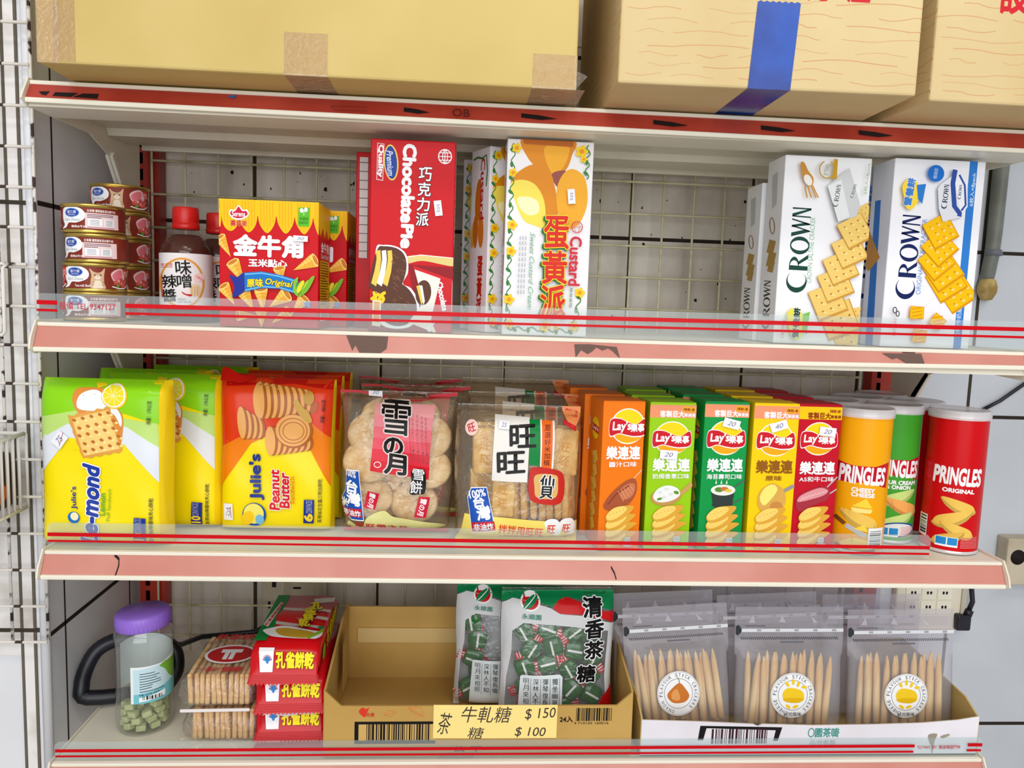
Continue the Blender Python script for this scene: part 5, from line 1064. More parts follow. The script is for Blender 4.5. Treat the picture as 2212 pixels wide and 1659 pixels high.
for lay in range(4):
    for ring, n in ((2.45, 9), (1.0, 4)):
        for k in range(n):
            q = 6.283*k/n+lay*.5; x, y = ring*math.cos(q), ring*math.sin(q); z = .85+lay*.95+r.uniform(-.08, .08)
            if lay == 3 and (k % 2 or y > 0): continue
            o = cd if first else dup(cd); first = False
            o.location = Vector((JX+x, JY+y, B4+z))*K; o.rotation_euler = (r.uniform(-.3, .3), r.uniform(-.3, .3), q+1.57+r.uniform(-.3, .3)); tag(o, 'small pale green candy lying in the purple-lidded jar', 'candy', 'green candies in the jar')

# black loop behind the jar
BLK = noisy('black_rubber', (16, 16, 20), (34, 34, 44), scale=20, rough=.35)
t = thing('rubber_loop', 'thick black rubber loop with a thin black cable, standing behind the jar', 'cable loop', (-56.9, 15.5, B4))
P = [(5.2, 0, 2.2), (6.2, .4, 4.0), (6.0, .8, 6.4), (4.6, 1.0, 7.8), (1.5, .8, 8.6), (-2.0, .6, 8.5), (-4.4, -.2, 7.4), (-5.4, -1.4, 5.4), (-5.5, -2.8, 3.2), (-4.6, -2.9, 1.6), (2.6, -.4, 1.15)]
from mathutils.geometry import interpolate_bezier
P = [tuple(0.5*((2*Vector(P[i]))+(Vector(P[i+1])-Vector(P[max(i-1, 0)]))*t_+(2*Vector(P[max(i-1, 0)])-5*Vector(P[i])+4*Vector(P[i+1])-Vector(P[min(i+2, 10)]))*t_*t_+(3*Vector(P[i])-Vector(P[max(i-1, 0)])-3*Vector(P[i+1])+Vector(P[min(i+2, 10)]))*t_**3)) for i in range(10) for t_ in (0, .25, .5, .75)]
b = MB(); b.tube(P, 1.05, BLK, 12); b.build('loop', t)
b = MB(); b.tube([(4.2, 1.0, 8.2), (4.6, 6.5, 5.0), (5.8, 12.5, 3.6), (9.5, 14.8, 3.0), (13.6, 15.4, 3.2), (18, 15.4, 6.0)], .42, BLK, 8); b.build('cable', t)

# ------------------------------------------------------------------ cracker sleeves
SLV = film('sleeve_film', (255, 252, 248), haze=.06, gloss=.2, rough=.07, wrinkle=1.0, wscale=60)
CRB = noisy('oblong_cracker', (206, 150, 86), (240, 206, 150), scale=70, rough=.7, lo=.32, hi=.6, bump=.3); CRT = mat((176, 106, 60), .7)
b = MB(); b.box(-.3, .3, -5.8, 5.8, 0, 4.15, CRB); ck = b.build('cracker', bevel=.2, seg=3); first = True
for s, (zx, lab, off) in enumerate(((0, 'lower', .5), (4.75, 'upper', 0))):
    t = thing('cracker_sleeve', '%s clear sleeve of upright oblong crackers between the jar and the red packs' % lab if s == 0 else 'upper clear sleeve of upright oblong crackers, with a red oval logo on top', 'cracker packet', (-41.3+off, 10.2, B4+zx), 2, 'stacked cracker sleeves')
    f = pillow(9.6, 4.7, 13.6, 6, 6, 0, .12, 30+s); F2 = lambda u, v, hh=0, side=1: Vector((0, 0, 0))
    b = MB()
    def fs(u, v, up):
        A, Cc = abs(2*u-1), abs(2*v-1); bb = max(0, 1-A**6)**.5*max(0, 1-Cc**8)**.5
        return ((u-.5)*9.4+(.5*math.sin(9*v)*(2*u-1)), (v-.5)*14.2, 2.25+up*(2.25*bb+.05*math.sin(20*u+7*v)*bb))
    b.grid(lambda u, v: fs(u, v, 1), 30, 24, SLV); b.grid(lambda u, v: fs(1-u, v, -1), 30, 24, SLV); b.build('film', t, merge=True)
    b = MB(); b.grid(lambda u, v: (-5.8+1.5*u, -4+5*v, 1.1+1.5*u+.5*math.sin(7*v+3*u)), 8, 10, SLV); b.build('loose_film', t)
    if s == 0:
        b = MB(); b.grid(lambda u, v: (-5.6+10.5*u, -8.2+1.4*v, .1+1.0*v+.12*math.sin(15*u)), 20, 4, SLV); b.build('front_seal', t)
    else:
        b = MB(); b.box(-4.5, 4.2, -7.25, -7.0, .1, .5, mat((236, 228, 226), .5)); b.build('paper_strip', t, bevel=.08)
        a = Art(t, flat((-4.7, -7.1, 4.62), (9.4, 0, 0), (0, 14.2, 0), (0, 0, 1)), [(0, 0), (94, 0), (94, 142), (0, 142)], rough=.3); 
        a.H = homography([(0, 142), (94, 142), (94, 0), (0, 0)], [(0, 0), (1, 0), (1, 1), (0, 1)])
        a.part('logo_oval', 'red oval logo with a white letter'); a.ell(WHITE, 48, 74, 34, 28); a.ell((196, 22, 30), 48, 74, 30, 24); a.poly(WHITE, (34, 60), (62, 60), (62, 70), (54, 70), (54, 90), (48, 90), (48, 70), (46, 70), (46, 90), (40, 90), (40, 70), (34, 70)); a.end()
        a.part('red_lettering', 'red characters'); a.text((196, 40, 40), '恭家餅坊', 50, 20, 70, 18, 0, bold=.03); a.text((196, 60, 60), '卡鹽', 46, 118, 56, 14, 0, bold=.02); a.end()
    for k in range(11):
        o = ck if first else dup(ck); first = False
        o.location = Vector((-45.0+off+.72*k, 10.3+.08*(k % 3), B4+zx+.2))*K; o.rotation_euler = (0, math.radians(rnd.uniform(-3, 3)), math.radians(2+rnd.uniform(-1, 1)))
        tag(o, 'upright oblong cracker packed in the %s clear sleeve' % lab, 'cracker', 'crackers in the %s sleeve' % lab)

# ------------------------------------------------------------------ red biscuit packets, stacked four high
RD = mat((204, 4, 18), .22, .35); WB = mat((222, 218, 212), .35)
def red_pack():
    t = thing('biscuit_packet', '', 'biscuit packet', (0, 0, 0), 0, 'stacked red biscuit packets'); w, d, h = 8.7, 19.0, 3.9
    b = MB(); S = [(-d/2-1.0, -.55, -.43, 1.03), (-d/2-.35, .3, .5, .97), (-d/2+.35, 0, 3.05, 1.0), (-d/2+1.8, 0, h, 1.0), (0, 0, h+.15, 1.0), (d/2-1.8, 0, h, 1.0), (d/2-.2, 1.2, 1.9, .96), (d/2+1.0, 1.4, 1.6, 1.0)]
    prof = []
    V = []; n = 16
    for y, z0, z1, ws in S:
        for k in range(n):
            q = 2*math.pi*k/n+math.pi/n; cx, cz = math.cos(q), math.sin(q); sx = math.copysign(abs(cx)**.35, cx); sz = math.copysign(abs(cz)**.35, cz)
            V.append((sx*w/2*ws, y, (z0+z1)/2+sz*(z1-z0)/2))
    Fc = [(j*n+k, j*n+(k+1) % n, (j+1)*n+(k+1) % n, (j+1)*n+k) for j in range(len(S)-1) for k in range(n)]
    b.add(V, Fc+[tuple(range(n))[::-1], tuple(range((len(S)-1)*n, len(S)*n))], RD, True); b.build('wrapper', t, merge=True)
    b = MB()
    for k in range(18): x = -w/2+w*k/18; b.add([(x, -d/2-1.0, -.47), (x+w/18, -d/2-1.0, -.47), (x+w/36, -d/2-1.15, -.75)], [(0, 1, 2)], RD)
    for k in range(5): y = -d/2-1.0+.11*k; zc = -.38+.17*k; b.box(-w/2, w/2, y-.06, y+.02, zc, zc+.07, mat((226, 70, 76), .25))
    b.build('crimped_end', t)
    y0, z0, y1, z1 = -d/2-.2, .62, -d/2+1.85, 3.34
    PP = [(-d/2-.35, .5), (-d/2+.35, 3.05), (-d/2+1.8, 3.94)]
    def ramp(u, v, q):
        k = v*2.0/1.0; (ya, za), (yb, zb) = (PP[0], PP[1]) if v < .62 else (PP[1], PP[2]); tt = v/.62 if v < .62 else (v-.62)/.38
        bl = .30*(1-min(1, abs(2*u-1)**5)); return Vector(((u-.5)*w*.97, ya+(yb-ya)*tt-.1-q, za+(zb-za)*tt+.1+q*.5))
    a = Art(t, ramp, [(180, 880), (1240, 880), (1250, 1205), (110, 1205)], cut=(10, 50), rough=.25)
    a.part('badge', 'white badge with a blue fan'); a.poly(WHITE, (280, 955), (528, 958), (490, 1195), (280, 1195))
    def fan(cx, cy, s_):
        for k in range(7): q = math.radians(200+k*23.3); a.ell((206, 60, 60), cx+s_*math.cos(q), cy+s_*.8*math.sin(q), s_*.2, s_*.12, math.degrees(q)); a.ell((40, 130, 206), cx+s_*.55*math.cos(q), cy+s_*.5*math.sin(q), s_*.35, s_*.14, math.degrees(q))
        a.ell((40, 130, 206), cx, cy+s_*.1, s_*.3, s_*.25)
    fan(410, 1090, 66); a.end()
    a.part('yellow_lettering', 'bold yellow characters'); a.text((250, 232, 20), '孔雀餅乾', 865, 1082, 620, 150, 1, bold=.05, out=(120, 20, 10), ob=.025); a.end()
    return t, a, (w, d, h), fan
t, a, (w, d, h), fan = red_pack(); t['label'] = 'topmost red biscuit packet of the stack, with striped top and spoon picture'
t0 = t; fr0 = None
t.location = Vector((-32.6, 12.2, B4+9.9))*K; t.rotation_euler = (0, 0, math.radians(1.5))
rest = []
for k, (zz, dx, dy, l) in enumerate(((5.9, .6, .2, 'second red biscuit packet from the top of the stack'), (1.95, .5, .5, 'third red biscuit packet down the stack, partly covered by a white band'), (0, .6, .7, 'bottom red biscuit packet of the stack, mostly hidden by its white band'))):
    rest.append(dup(t, (-32.6+dx, 12.2+dy, B4+zz), 1.5+rnd.uniform(-1, 1), l))
for k, c in enumerate(rest):
    b = MB(); hh = (.75, 1.3, 2.0)[k]; b.grid(lambda u, v: (-3.4+6.6*u, -d/2-.6+.25*math.sin(9*u)*(v < .5)+.75*v, 4.0-hh+hh*v+.08*math.sin(12*u)), 16, 4, WB); o = b.build('white_band', c); 
    aa = Art(c, flat((-3.4, -d/2-.72, 4.0-hh), (6.6, 0, 0), (0, .7, hh), (0, -1, .3)), [(0, 0), (100, 0), (100, 30), (0, 30)], clip=False, layer=30); aa.part('blue_fan_mark', 'blue fan emblem')
    for q_ in range(7): q = math.radians(200+q_*23.3); aa.ell((206, 60, 60), 72+11*math.cos(q), 20+9*math.sin(q), 2.4, 1.4, math.degrees(q)); aa.ell((40, 130, 206), 72+6*math.cos(q), 20+5*math.sin(q), 4, 1.6, math.degrees(q))
    aa.end()
rest[2].scale.z = .36; rest[2].location.z += .5*K
a = Art(t0, flat((-w/2+.1, -d/2+1.7, h+.06), (w-.2, 0, 0), (0, d-3.4, 0), (0, 0, 1)), [(940, 90), (1780, 65), (1240, 905), (290, 920)], rough=.25, eps=.02)
a.part('striped_print', 'red and white wavy stripes with a green corner'); a.poly((10, 130, 56), (930, 95), (1100, 92), (700, 640), (460, 915), (270, 920))
SW = (206, 200, 192)
for P in (((930, 320), (1180, 335), (1480, 330), (1640, 360), (1640, 420), (1480, 380), (1180, 380), (900, 360)), ((840, 440), (1100, 470), (1380, 470), (1540, 500), (1500, 560), (1340, 520), (1080, 520), (810, 490)), ((730, 570), (950, 610), (1250, 640), (1440, 680), (1400, 740), (1200, 680), (920, 660), (700, 630)), ((1380, 250), (1420, 160), (1780, 120), (1720, 200), (1500, 230))): a.poly(SW, *P)
a.poly((226, 200, 196), (520, 640), (570, 690), (950, 260), (920, 230)); a.text((190, 50, 50), '孔雀香酥餅乾', 740, 460, 560, 32, -46, bold=.02); a.end()
a.part('spoon_picture', 'white spoon of yellow butter'); a.blob(WHITE, (480, 780), (500, 740), (640, 700), (780, 670), (960, 690), (1240, 760), (1340, 720), (1380, 760), (1200, 890), (1050, 900), (800, 890), (560, 860)); a.blob((206, 166, 40), (660, 740), (800, 710), (1000, 740), (1200, 800), (1060, 885), (800, 870), (680, 830)); a.line((140, 190, 40), 40, (1060, 890), (1240, 800), (1370, 730)); a.ell((30, 130, 60), 1330, 700, 60, 26, -10); a.end()
a.part('yellow_lettering', 'yellow characters along the top'); 
for ch, x, y, s_ in (('孔', 1380, 315, 150), ('雀', 1270, 430, 170), ('餅', 1190, 550, 170), ('乾', 1090, 660, 170)): a.text((236, 216, 20), ch, x, y, s_*1.1, s_*.8, -8, bold=.05, shear=.4, out=(60, 40, 10), ob=.03)
a.end()
s = Art(t0, flat((w/2+.02, -d/2+1.5, 0), (0, d-3, 0), (0, 0, h), (1, 0, 0)), [(0, 0), (100, 0), (100, 30), (0, 30)], eps=.02); s.part('side_print', 'green and yellow side print'); s.text((240, 220, 20), '孔雀餅乾', 60, 14, 60, 18, 0, bold=.04); s.ell((140, 190, 40), 14, 18, 8, 8); s.end()

# ------------------------------------------------------------------ kraft tray with tea candy bags
TRAY = noisy('kraft_tray', (186, 146, 78), (204, 166, 96), scale=6, rough=.75, lo=.3, hi=.7, spec=.12)
t = thing('cardboard_tray', 'open kraft cardboard tray with barcode, holding the green candy bags', 'cardboard tray', (-7.2, .65, B4), .2); hw = 19.7; D = 21
EDG = mat((214, 184, 124), .8)
b = MB(); b.box(-hw, hw, .0, D, 0, .25, TRAY); b.build('bottom', t)
b = MB(); b.prism([(-hw, 0), (hw, 0), (hw, 8.8), (hw-2.0, 6.95), (-hw+2.1, 6.95), (-hw, 9.0)], 0, .3, TRAY, 'y'); b.build('front_wall', t)
b = MB(); b.prism([(-hw+.1, 0), (hw-.1, 0), (hw-.1, 11.6), (-hw+.1, 11.6)], D-.3, D, TRAY, 'y'); b.build('back_wall', t)
for s in (-1, 1):
    b = MB(); b.prism([(0.0, 0), (D-.3, 0), (D-.3, 12.2), (D*.72, 12.2), (.3, 8.9)], s*hw-.15, s*hw+.15, TRAY); b.build('side_wall', t)
b = MB(); b.box(-hw+1, -hw+1.02, 9, 14, 4, 11, TRAY); b.box(-hw+1.5, hw-10, D-.6, D-.35, 6.0, 8.3, EDG); b.build('inner_flap', t)
a = Art(t, flat((-hw, -.005, 0), (2*hw, 0, 0), (0, 0, 6.95), (0, -1, 0)), [(40, 895), (2165, 900), (2165, 1255), (40, 1255)], rough=.8)
a.part('barcode', 'large black barcode'); a.poly(BLACK, (247, 1003), (805, 1003), (805, 1158), (247, 1158)); a.poly((206, 168, 98), (275, 1022), (805, 1022), (805, 1135), (275, 1135)); a.bars(BLACK, 330, 1022, 770, 1135, 44, 6); a.end()
a.part('leaf_logo', 'red leaf logo'); a.blob((214, 60, 40), (275, 930), (300, 905), (325, 915), (345, 905), (330, 945), (318, 972), (290, 955)); a.text((200, 60, 40), '光泉', 355, 955, 58, 28, 0, bold=.03); a.end()
a.part('leaf_outline', 'orange leaf outline'); a.line((226, 130, 60), 4, (445, 955), (480, 925), (530, 940), (500, 970), (445, 955), (520, 945)); a.end()
a.part('leaf_outline', 'orange leaf outline'); a.line((226, 130, 60), 4, (615, 905), (700, 905), (725, 970), (660, 950), (615, 905), (715, 965)); a.end()
a.part('count_print', 'black count and barcode'); a.text(BLACK, '24入', 1710, 993, 90, 40, 0, bold=.03); a.end()
a.part('small_barcode', 'small barcode with digits'); a.bars(BLACK, 1778, 915, 2025, 1005, 34, 8); a.text(BLACK, '4 710105 160016', 1885, 1020, 240, 16, 0); a.end()
a.part('maker_print', 'dark printed characters'); a.text((60, 40, 20), '公 平', 1030, 1196, 200, 40, 0, bold=.03); a.end()
a.part('brown_tape', 'brown tape scrap'); a.poly((120, 96, 60), (832, 1228), (1080, 1224), (1075, 1255), (828, 1255)); a.end()
# handwritten note
t = thing('price_note', 'yellow card with handwritten prices, stuck on the kraft tray front', 'note card', (-5.2, .55, B4+2.65)); NW, NH = 15.9, 4.5
b = MB(); n = 16; V = [(-NW/2+NW*i/n, -.02-.06*math.sin(3.14*i/n), z) for z in (0, NH) for i in range(n+1)]; b.add(V, [(i, i+1, n+2+i, n+1+i) for i in range(n)], mat((250, 224, 140), .7), True)
b.add([(x, y+.03, z) for x, y, z in V], [(n+1+i, n+2+i, i+1, i) for i in range(n)], mat((250, 224, 140), .7), True); b.build('card', t)
a = Art(t, lambda u, v, q: Vector((-NW/2+NW*u, -.03-.06*math.sin(3.14*u)-q, NH*v)), [(808, 922), (1660, 930), (1652, 1158), (800, 1150)], cut=(16, 1)); INK = (70, 56, 50)
a.part('handwriting', 'dark pen handwriting'); a.text(INK, '茶', 882, 1050, 90, 150, 8, shear=.2); a.text(INK, '牛軋糖', 1170, 990, 350, 110, 1, shear=.25); a.text(INK, '$ 150', 1540, 990, 215, 80, -2, shear=.2); a.text(INK, '糖', 1095, 1115, 115, 80, 3, shear=.2); a.text(INK, '$ 100', 1470, 1115, 215, 70, 2, shear=.2); a.end()

# tea candy bags
CB = film('candy_bag_film', (255, 255, 255), haze=.06, gloss=.2, rough=.06, wrinkle=.9, wscale=50)
CG = (12, 128, 74); CR = (206, 22, 26); SILV = (214, 214, 216)
CW = mat((30, 100, 40), .18, .6); CWR = mat((206, 30, 44), .25); CWW = mat((240, 236, 236), .25)
def make_candy():
    b = MB(); L = [(-1.9, .55, .06), (-1.15, .3, .16), (-1.0, .8, .45), (-.5, .95, .55), (.5, .95, .55), (1.0, .8, .45), (1.15, .3, .16), (1.9, .55, .06)]
    V = []; n = 10
    for x, ry, rz in L:
        for k in range(n):
            q = 6.2832*k/n; V.append((x, ry*math.copysign(abs(math.cos(q))**.6, math.cos(q)), rz*math.copysign(abs(math.sin(q))**.6, math.sin(q))))
    for j in range(len(L)-1): b.add(V[j*n:(j+2)*n], [(k, (k+1) % n, n+(k+1) % n, n+k) for k in range(n)], (CWW if j in (0, 6) else CW), True)
    o = b.build('wrapped_candy')
    for sx in (-1, 1):
        b = MB()
        for k in range(4): y = -.5+.27*k; b.box(sx*1.12 if sx > 0 else -1.92, 1.92 if sx > 0 else -1.12, y, y+.14, -.14, .17, CWR)
        b.build('striped_end', o)
    b = MB(); b.box(-.85, .85, -.1, .1, .5, .58, CWW); b.build('white_stripe', o)
    return o
cproto = make_candy(); cfirst = True
def put_candy(x, y, z, ry, rx, lab, grp):
    global cfirst
    o = cproto if cfirst else dup(cproto); cfirst = False
    o.location = Vector((x, y, z))*K; o.rotation_euler = Matrix.Rotation(math.radians(ry), 3, 'Y').to_4x4().to_3x3().__matmul__(Matrix.Rotation(math.radians(90+rx), 3, 'X')).to_euler(); o.scale = (1.22, 1.45, 1.3); tag(o, lab, 'candy', grp)
def candy_bag(lab, loc, yaw, tilt, w, h):
    t = thing('candy_bag', lab, 'candy bag', loc, yaw, 'green tea candy bags', tilt); f = pillow(w, h, 4.6, 2.6, 3.2, .04, .22, 41, 0, .0); bag(t, f, CB, 30, 34, 'film', mat((206, 208, 210), .35))
    a = Art(t, lambda u, v, hh: f(u, v, hh), [(1283, 30), (2030, 38), (2055, 1150), (1235, 1150)], cut=(30, 34), eps=.006, rough=.22)
    a.part('green_top_print', 'green and red printed top'); a.poly(SILV, (1280, 60), (1282, 130), (1340, 120), (1420, 150), (1540, 150), (1640, 190), (1640, 260), (1290, 260), (1262, 560), (1240, 900), (1235, 1150), (1258, 1150), (1290, 600), (1330, 290), (1640, 330), (1990, 340), (2000, 700), (2035, 1150), (2055, 1150), (2045, 700), (2040, 300), (2030, 60)) if False else None
    a.poly(CG, (1280, 50), (2040, 55), (2045, 210), (1960, 180), (1800, 110), (1700, 95), (1640, 140), (1610, 160), (1540, 130), (1450, 110), (1350, 95), (1280, 130)); a.blob(CR, (1620, 150), (1690, 95), (1780, 120), (1960, 200), (2040, 215), (2045, 300), (1960, 260), (1820, 215), (1660, 200)); a.end()
    a.part('silver_edges', 'pale silvery sides'); a.poly(SILV, (1282, 135), (1350, 98), (1450, 115), (1600, 165), (1660, 205), (1820, 220), (2040, 305), (2040, 360), (1760, 300), (1600, 280), (1420, 270), (1345, 330), (1330, 500), (1290, 700), (1280, 900), (1280, 1150), (1235, 1150), (1262, 560)); a.poly(SILV, (1990, 345), (2042, 355), (2050, 900), (2055, 1150), (2010, 1150), (1985, 700)); a.end()
    a.part('leaf_emblem', 'red round emblem with a green leaf'); a.ell(WHITE, 1466, 120, 66, 66); a.ell(CR, 1466, 120, 54, 54); a.blob(CG, (1420, 165), (1440, 110), (1500, 75), (1515, 90), (1490, 140), (1450, 168)); a.line(WHITE, 6, (1425, 170), (1500, 85)); a.text((30, 130, 100), '永順園', 1472, 224, 126, 38, 3, bold=.02); a.end()
    a.part('brush_title', 'black brush characters with white edge')
    for ch, x, y in (('清', 1878, 165), ('香', 1890, 320), ('茶', 1895, 480), ('糖', 1848, 665)): a.text(BLACK, ch, x, y, 128, 135, 0, bold=.035, out=WHITE, ob=.05)
    a.end()
    a.part('poem_panel', 'white panel with a four-line poem'); a.blob((226, 232, 234), (1385, 690), (1400, 672), (1660, 666), (1680, 690), (1672, 1000), (1368, 1000)) if False else a.poly((226, 232, 234), (1385, 680), (1400, 668), (1660, 664), (1680, 685), (1672, 1080), (1362, 1080))
    for k, c_ in enumerate(('明月來相照', '深林人不知', '彈琴復長嘯', '獨坐幽篁裡')): a.col((50, 60, 64), c_, 1425+k*67, 690, 970, 40); a.line((120, 130, 134), 3, (1458+k*67, 690), (1456+k*67, 985)); 
    a.end()
    a.part('corner_print', 'red corner triangle'); a.poly(CR, (2055, 770), (2060, 1150), (1900, 1150), (1960, 880)); a.end()
    return t
B1 = (3.4, 7.8, B4+.45); candy_bag('larger front clear bag of green tea candies with a black brush title', B1, 2, (-4, 0), 15.6, 19.2)
B2 = (-3.0, 12.9, B4+.45); candy_bag('second bag of green tea candies, left of and behind the front one', B2, -3, (-4, 0), 15.2, 17.9)
r = random.Random(6)
for k, (x, z, q) in enumerate(((-4.6, 13.2, 60), (-1.4, 13.6, 20), (2.2, 13.4, -40), (4.6, 12.6, 70), (-3.6, 10.8, -60), (-.6, 11.2, 75), (2.4, 10.6, 10), (5.0, 9.8, -70), (-4.4, 8.2, 70), (-1.2, 8.6, -15), (1.8, 7.8, 60), (4.6, 7.0, -35), (-4.2, 5.4, -20), (-1.0, 5.8, 50), (2.2, 5.0, -50), (5.0, 4.2, 30), (-3.0, 3.0, 5), (1.0, 2.6, -10))):
    put_candy(B1[0]+x, B1[1]+.2+r.uniform(-.2, .2), B1[2]+z, q, r.uniform(-25, 25), 'green wrapped candy with red-striped ends, in the front candy bag', 'candies in the front bag')
for k, (x, z, q) in enumerate(((-5.2, 12.4, 80), (-4.4, 9.8, 95), (-5.0, 7.0, 20), (-4.2, 4.6, 70), (-5.4, 2.8, -30))):
    put_candy(B2[0]+x, B2[1]+.2+r.uniform(-.2, .2), B2[2]+z, q, r.uniform(-25, 25), 'green wrapped candy with red-striped ends, in the bag behind', 'candies in the second bag')

# ------------------------------------------------------------------ white tray with stick snack pouches
WCARD = noisy('white_card', (226, 220, 226), (240, 236, 242), scale=5, rough=.6); INNER = mat((196, 168, 106), .8)
t = thing('cardboard_tray', 'white printed card tray holding the stick snack pouches', 'cardboard tray', (36.8, .65, B4)); hw = 22.9; D = 19
b = MB(); b.box(-hw, hw, 0, D, 0, .2, INNER); b.build('bottom', t)
b = MB(); tp = [(-hw, 5.0), (-hw+8, 4.75), (-8, 4.4), (-7.4, 4.1), (-6.8, 4.4), (0, 4.2), (8, 4.3), (15, 4.5), (20, 4.9), (hw, 5.4)]; b.prism([(-hw, 0), (hw, 0)]+tp[::-1], 0, .15, WCARD, 'y'); b.prism([(-hw, .1), (hw, .1)]+[(x, z-.03) for x, z in tp[::-1]], .15, .28, INNER, 'y'); b.build('front_wall', t)
for s in (-1, 1):
    b = MB(); b.prism([(0, 0), (D, 0), (D, 8), (3, 6.6), (.1, 5.2)], s*hw-.12, s*hw+.12, INNER); b.build('side_wall', t)
b = MB(); b.box(-hw, hw, D-.2, D, 0, 8, INNER); b.build('back_wall', t)
a = Art(t, flat((-hw, -.005, 0), (2*hw, 0, 0), (0, 0, 5.2), (0, -1, 0)), [(130, 790), (1955, 800), (1955, 970), (130, 970)], rough=.6)
a.part('barcode', 'black framed barcode'); a.poly(BLACK, (455, 826), (905, 836), (885, 900), (860, 900), (870, 850), (490, 838), (475, 895), (445, 895)); a.bars((60, 30, 36), 520, 842, 830, 912, 40, 9); a.text((80, 40, 46), '4710085238377', 660, 928, 220, 14); a.end()
a.part('green_lettering', 'green mirrored characters'); a.text((70, 150, 140), '御茶園', 1150, 862, 130, 42, 0, bold=.03, mirror=True); a.ring((70, 150, 140), 1064, 862, 18, 22, 5); a.text((150, 170, 176), '健康飲品', 1130, 908, 140, 24, 0, mirror=True); a.end()
a.part('stain', 'dark smudge'); a.blob((160, 146, 130), (1695, 875), (1740, 872), (1730, 905), (1722, 970), (1714, 930), (1700, 905)); a.part('stain', 'dark smudge'); a.blob((166, 152, 136), (1760, 882), (1800, 872), (1805, 880), (1770, 892)); a.end()

PCH = film('pouch_film', (242, 240, 244), haze=.16, gloss=.1, rough=.2, wrinkle=.2, wscale=30)
STK = noisy('bread_stick', (236, 184, 104), (255, 226, 158), scale=60, rough=.7, lo=.35, hi=.62, stretch=(1, 1, .3))
b = MB(); S = [(-4.9, .3), (-4.75, .42), (-2, .46), (1.5, .44), (3.2, .38), (4.2, .24), (4.9, .08)]; b.tube([(0, 0, z) for z, q in S], [q for z, q in S], STK, 9); stick = b.build('bread_stick'); sfirst = True
GLZ = film('painted_glint_film', (244, 242, 246), haze=.4, gloss=.08, rough=.1)
ZIPW = mat((236, 236, 240), .3); ZB = mat((60, 62, 66), .5)
def pouch_thing(lab, loc, yaw, tilt, w, h):
    t = thing('snack_pouch', lab, 'snack pouch', loc, yaw, 'stick snack pouches', tilt); f = pillow(w, h, 2.6, 3, 2.2, .0, .06, 5)
    def f2(u, v, hh=0, side=-1):
        p = f(u, v, hh, side)
        if v > .62: k = min(1, (v-.62)/.12); p.y = p.y*(1-k)+side*(hh+.06)*k
        return p
    b = MB(); b.grid(lambda u, v: f2(u, v, 0, -1), 26, 30, PCH); b.grid(lambda u, v: f2(1-u, v, 0, 1), 26, 30, PCH); b.build('pouch_body', t, merge=True)
    F = lambda u, v, hh: f2(u, v, hh+.02)
    a = Art(t, F, [(0, 0), (150, 0), (150, 165), (0, 165)], cut=(26, 30), eps=.006, rough=.35)
    a.part('zip_strip', 'white and grey zip line'); a.rect((232, 232, 236), 7, 29, 150, 33.5)
    for k in range(5): a.rect((170, 170, 174), 30+k*26, 29.8, 36+k*26, 32.6)
    a.poly((54, 58, 62), (1, 26), (5, 24), (9, 29), (9, 33), (4, 38), (1, 36)); a.end()
    a.part('tear_line', 'black zigzag tear line'); a.strokes((60, 60, 64), 1.0, *[((8+2.7*k, 40), (10+2.7*k, 43.4)) for k in range(50)]); a.rect((110, 110, 116), 62, 45.5, 94, 47); a.rect((110, 110, 116), 14, 24.8, 42, 26); a.end()
    a.part('glossy_window', 'paler rectangle with painted glints under the hang slot'); a.rect(PCH, 15, 10, 142, 23); a.poly(GLZ, (18, 21), (24, 11), (27, 21)); a.poly(GLZ, (60, 20), (64, 11), (70, 21)); a.poly(GLZ, (104, 12), (114, 21), (108, 21)); a.end()  # triangles are glints painted on in a milkier film
    return t, F
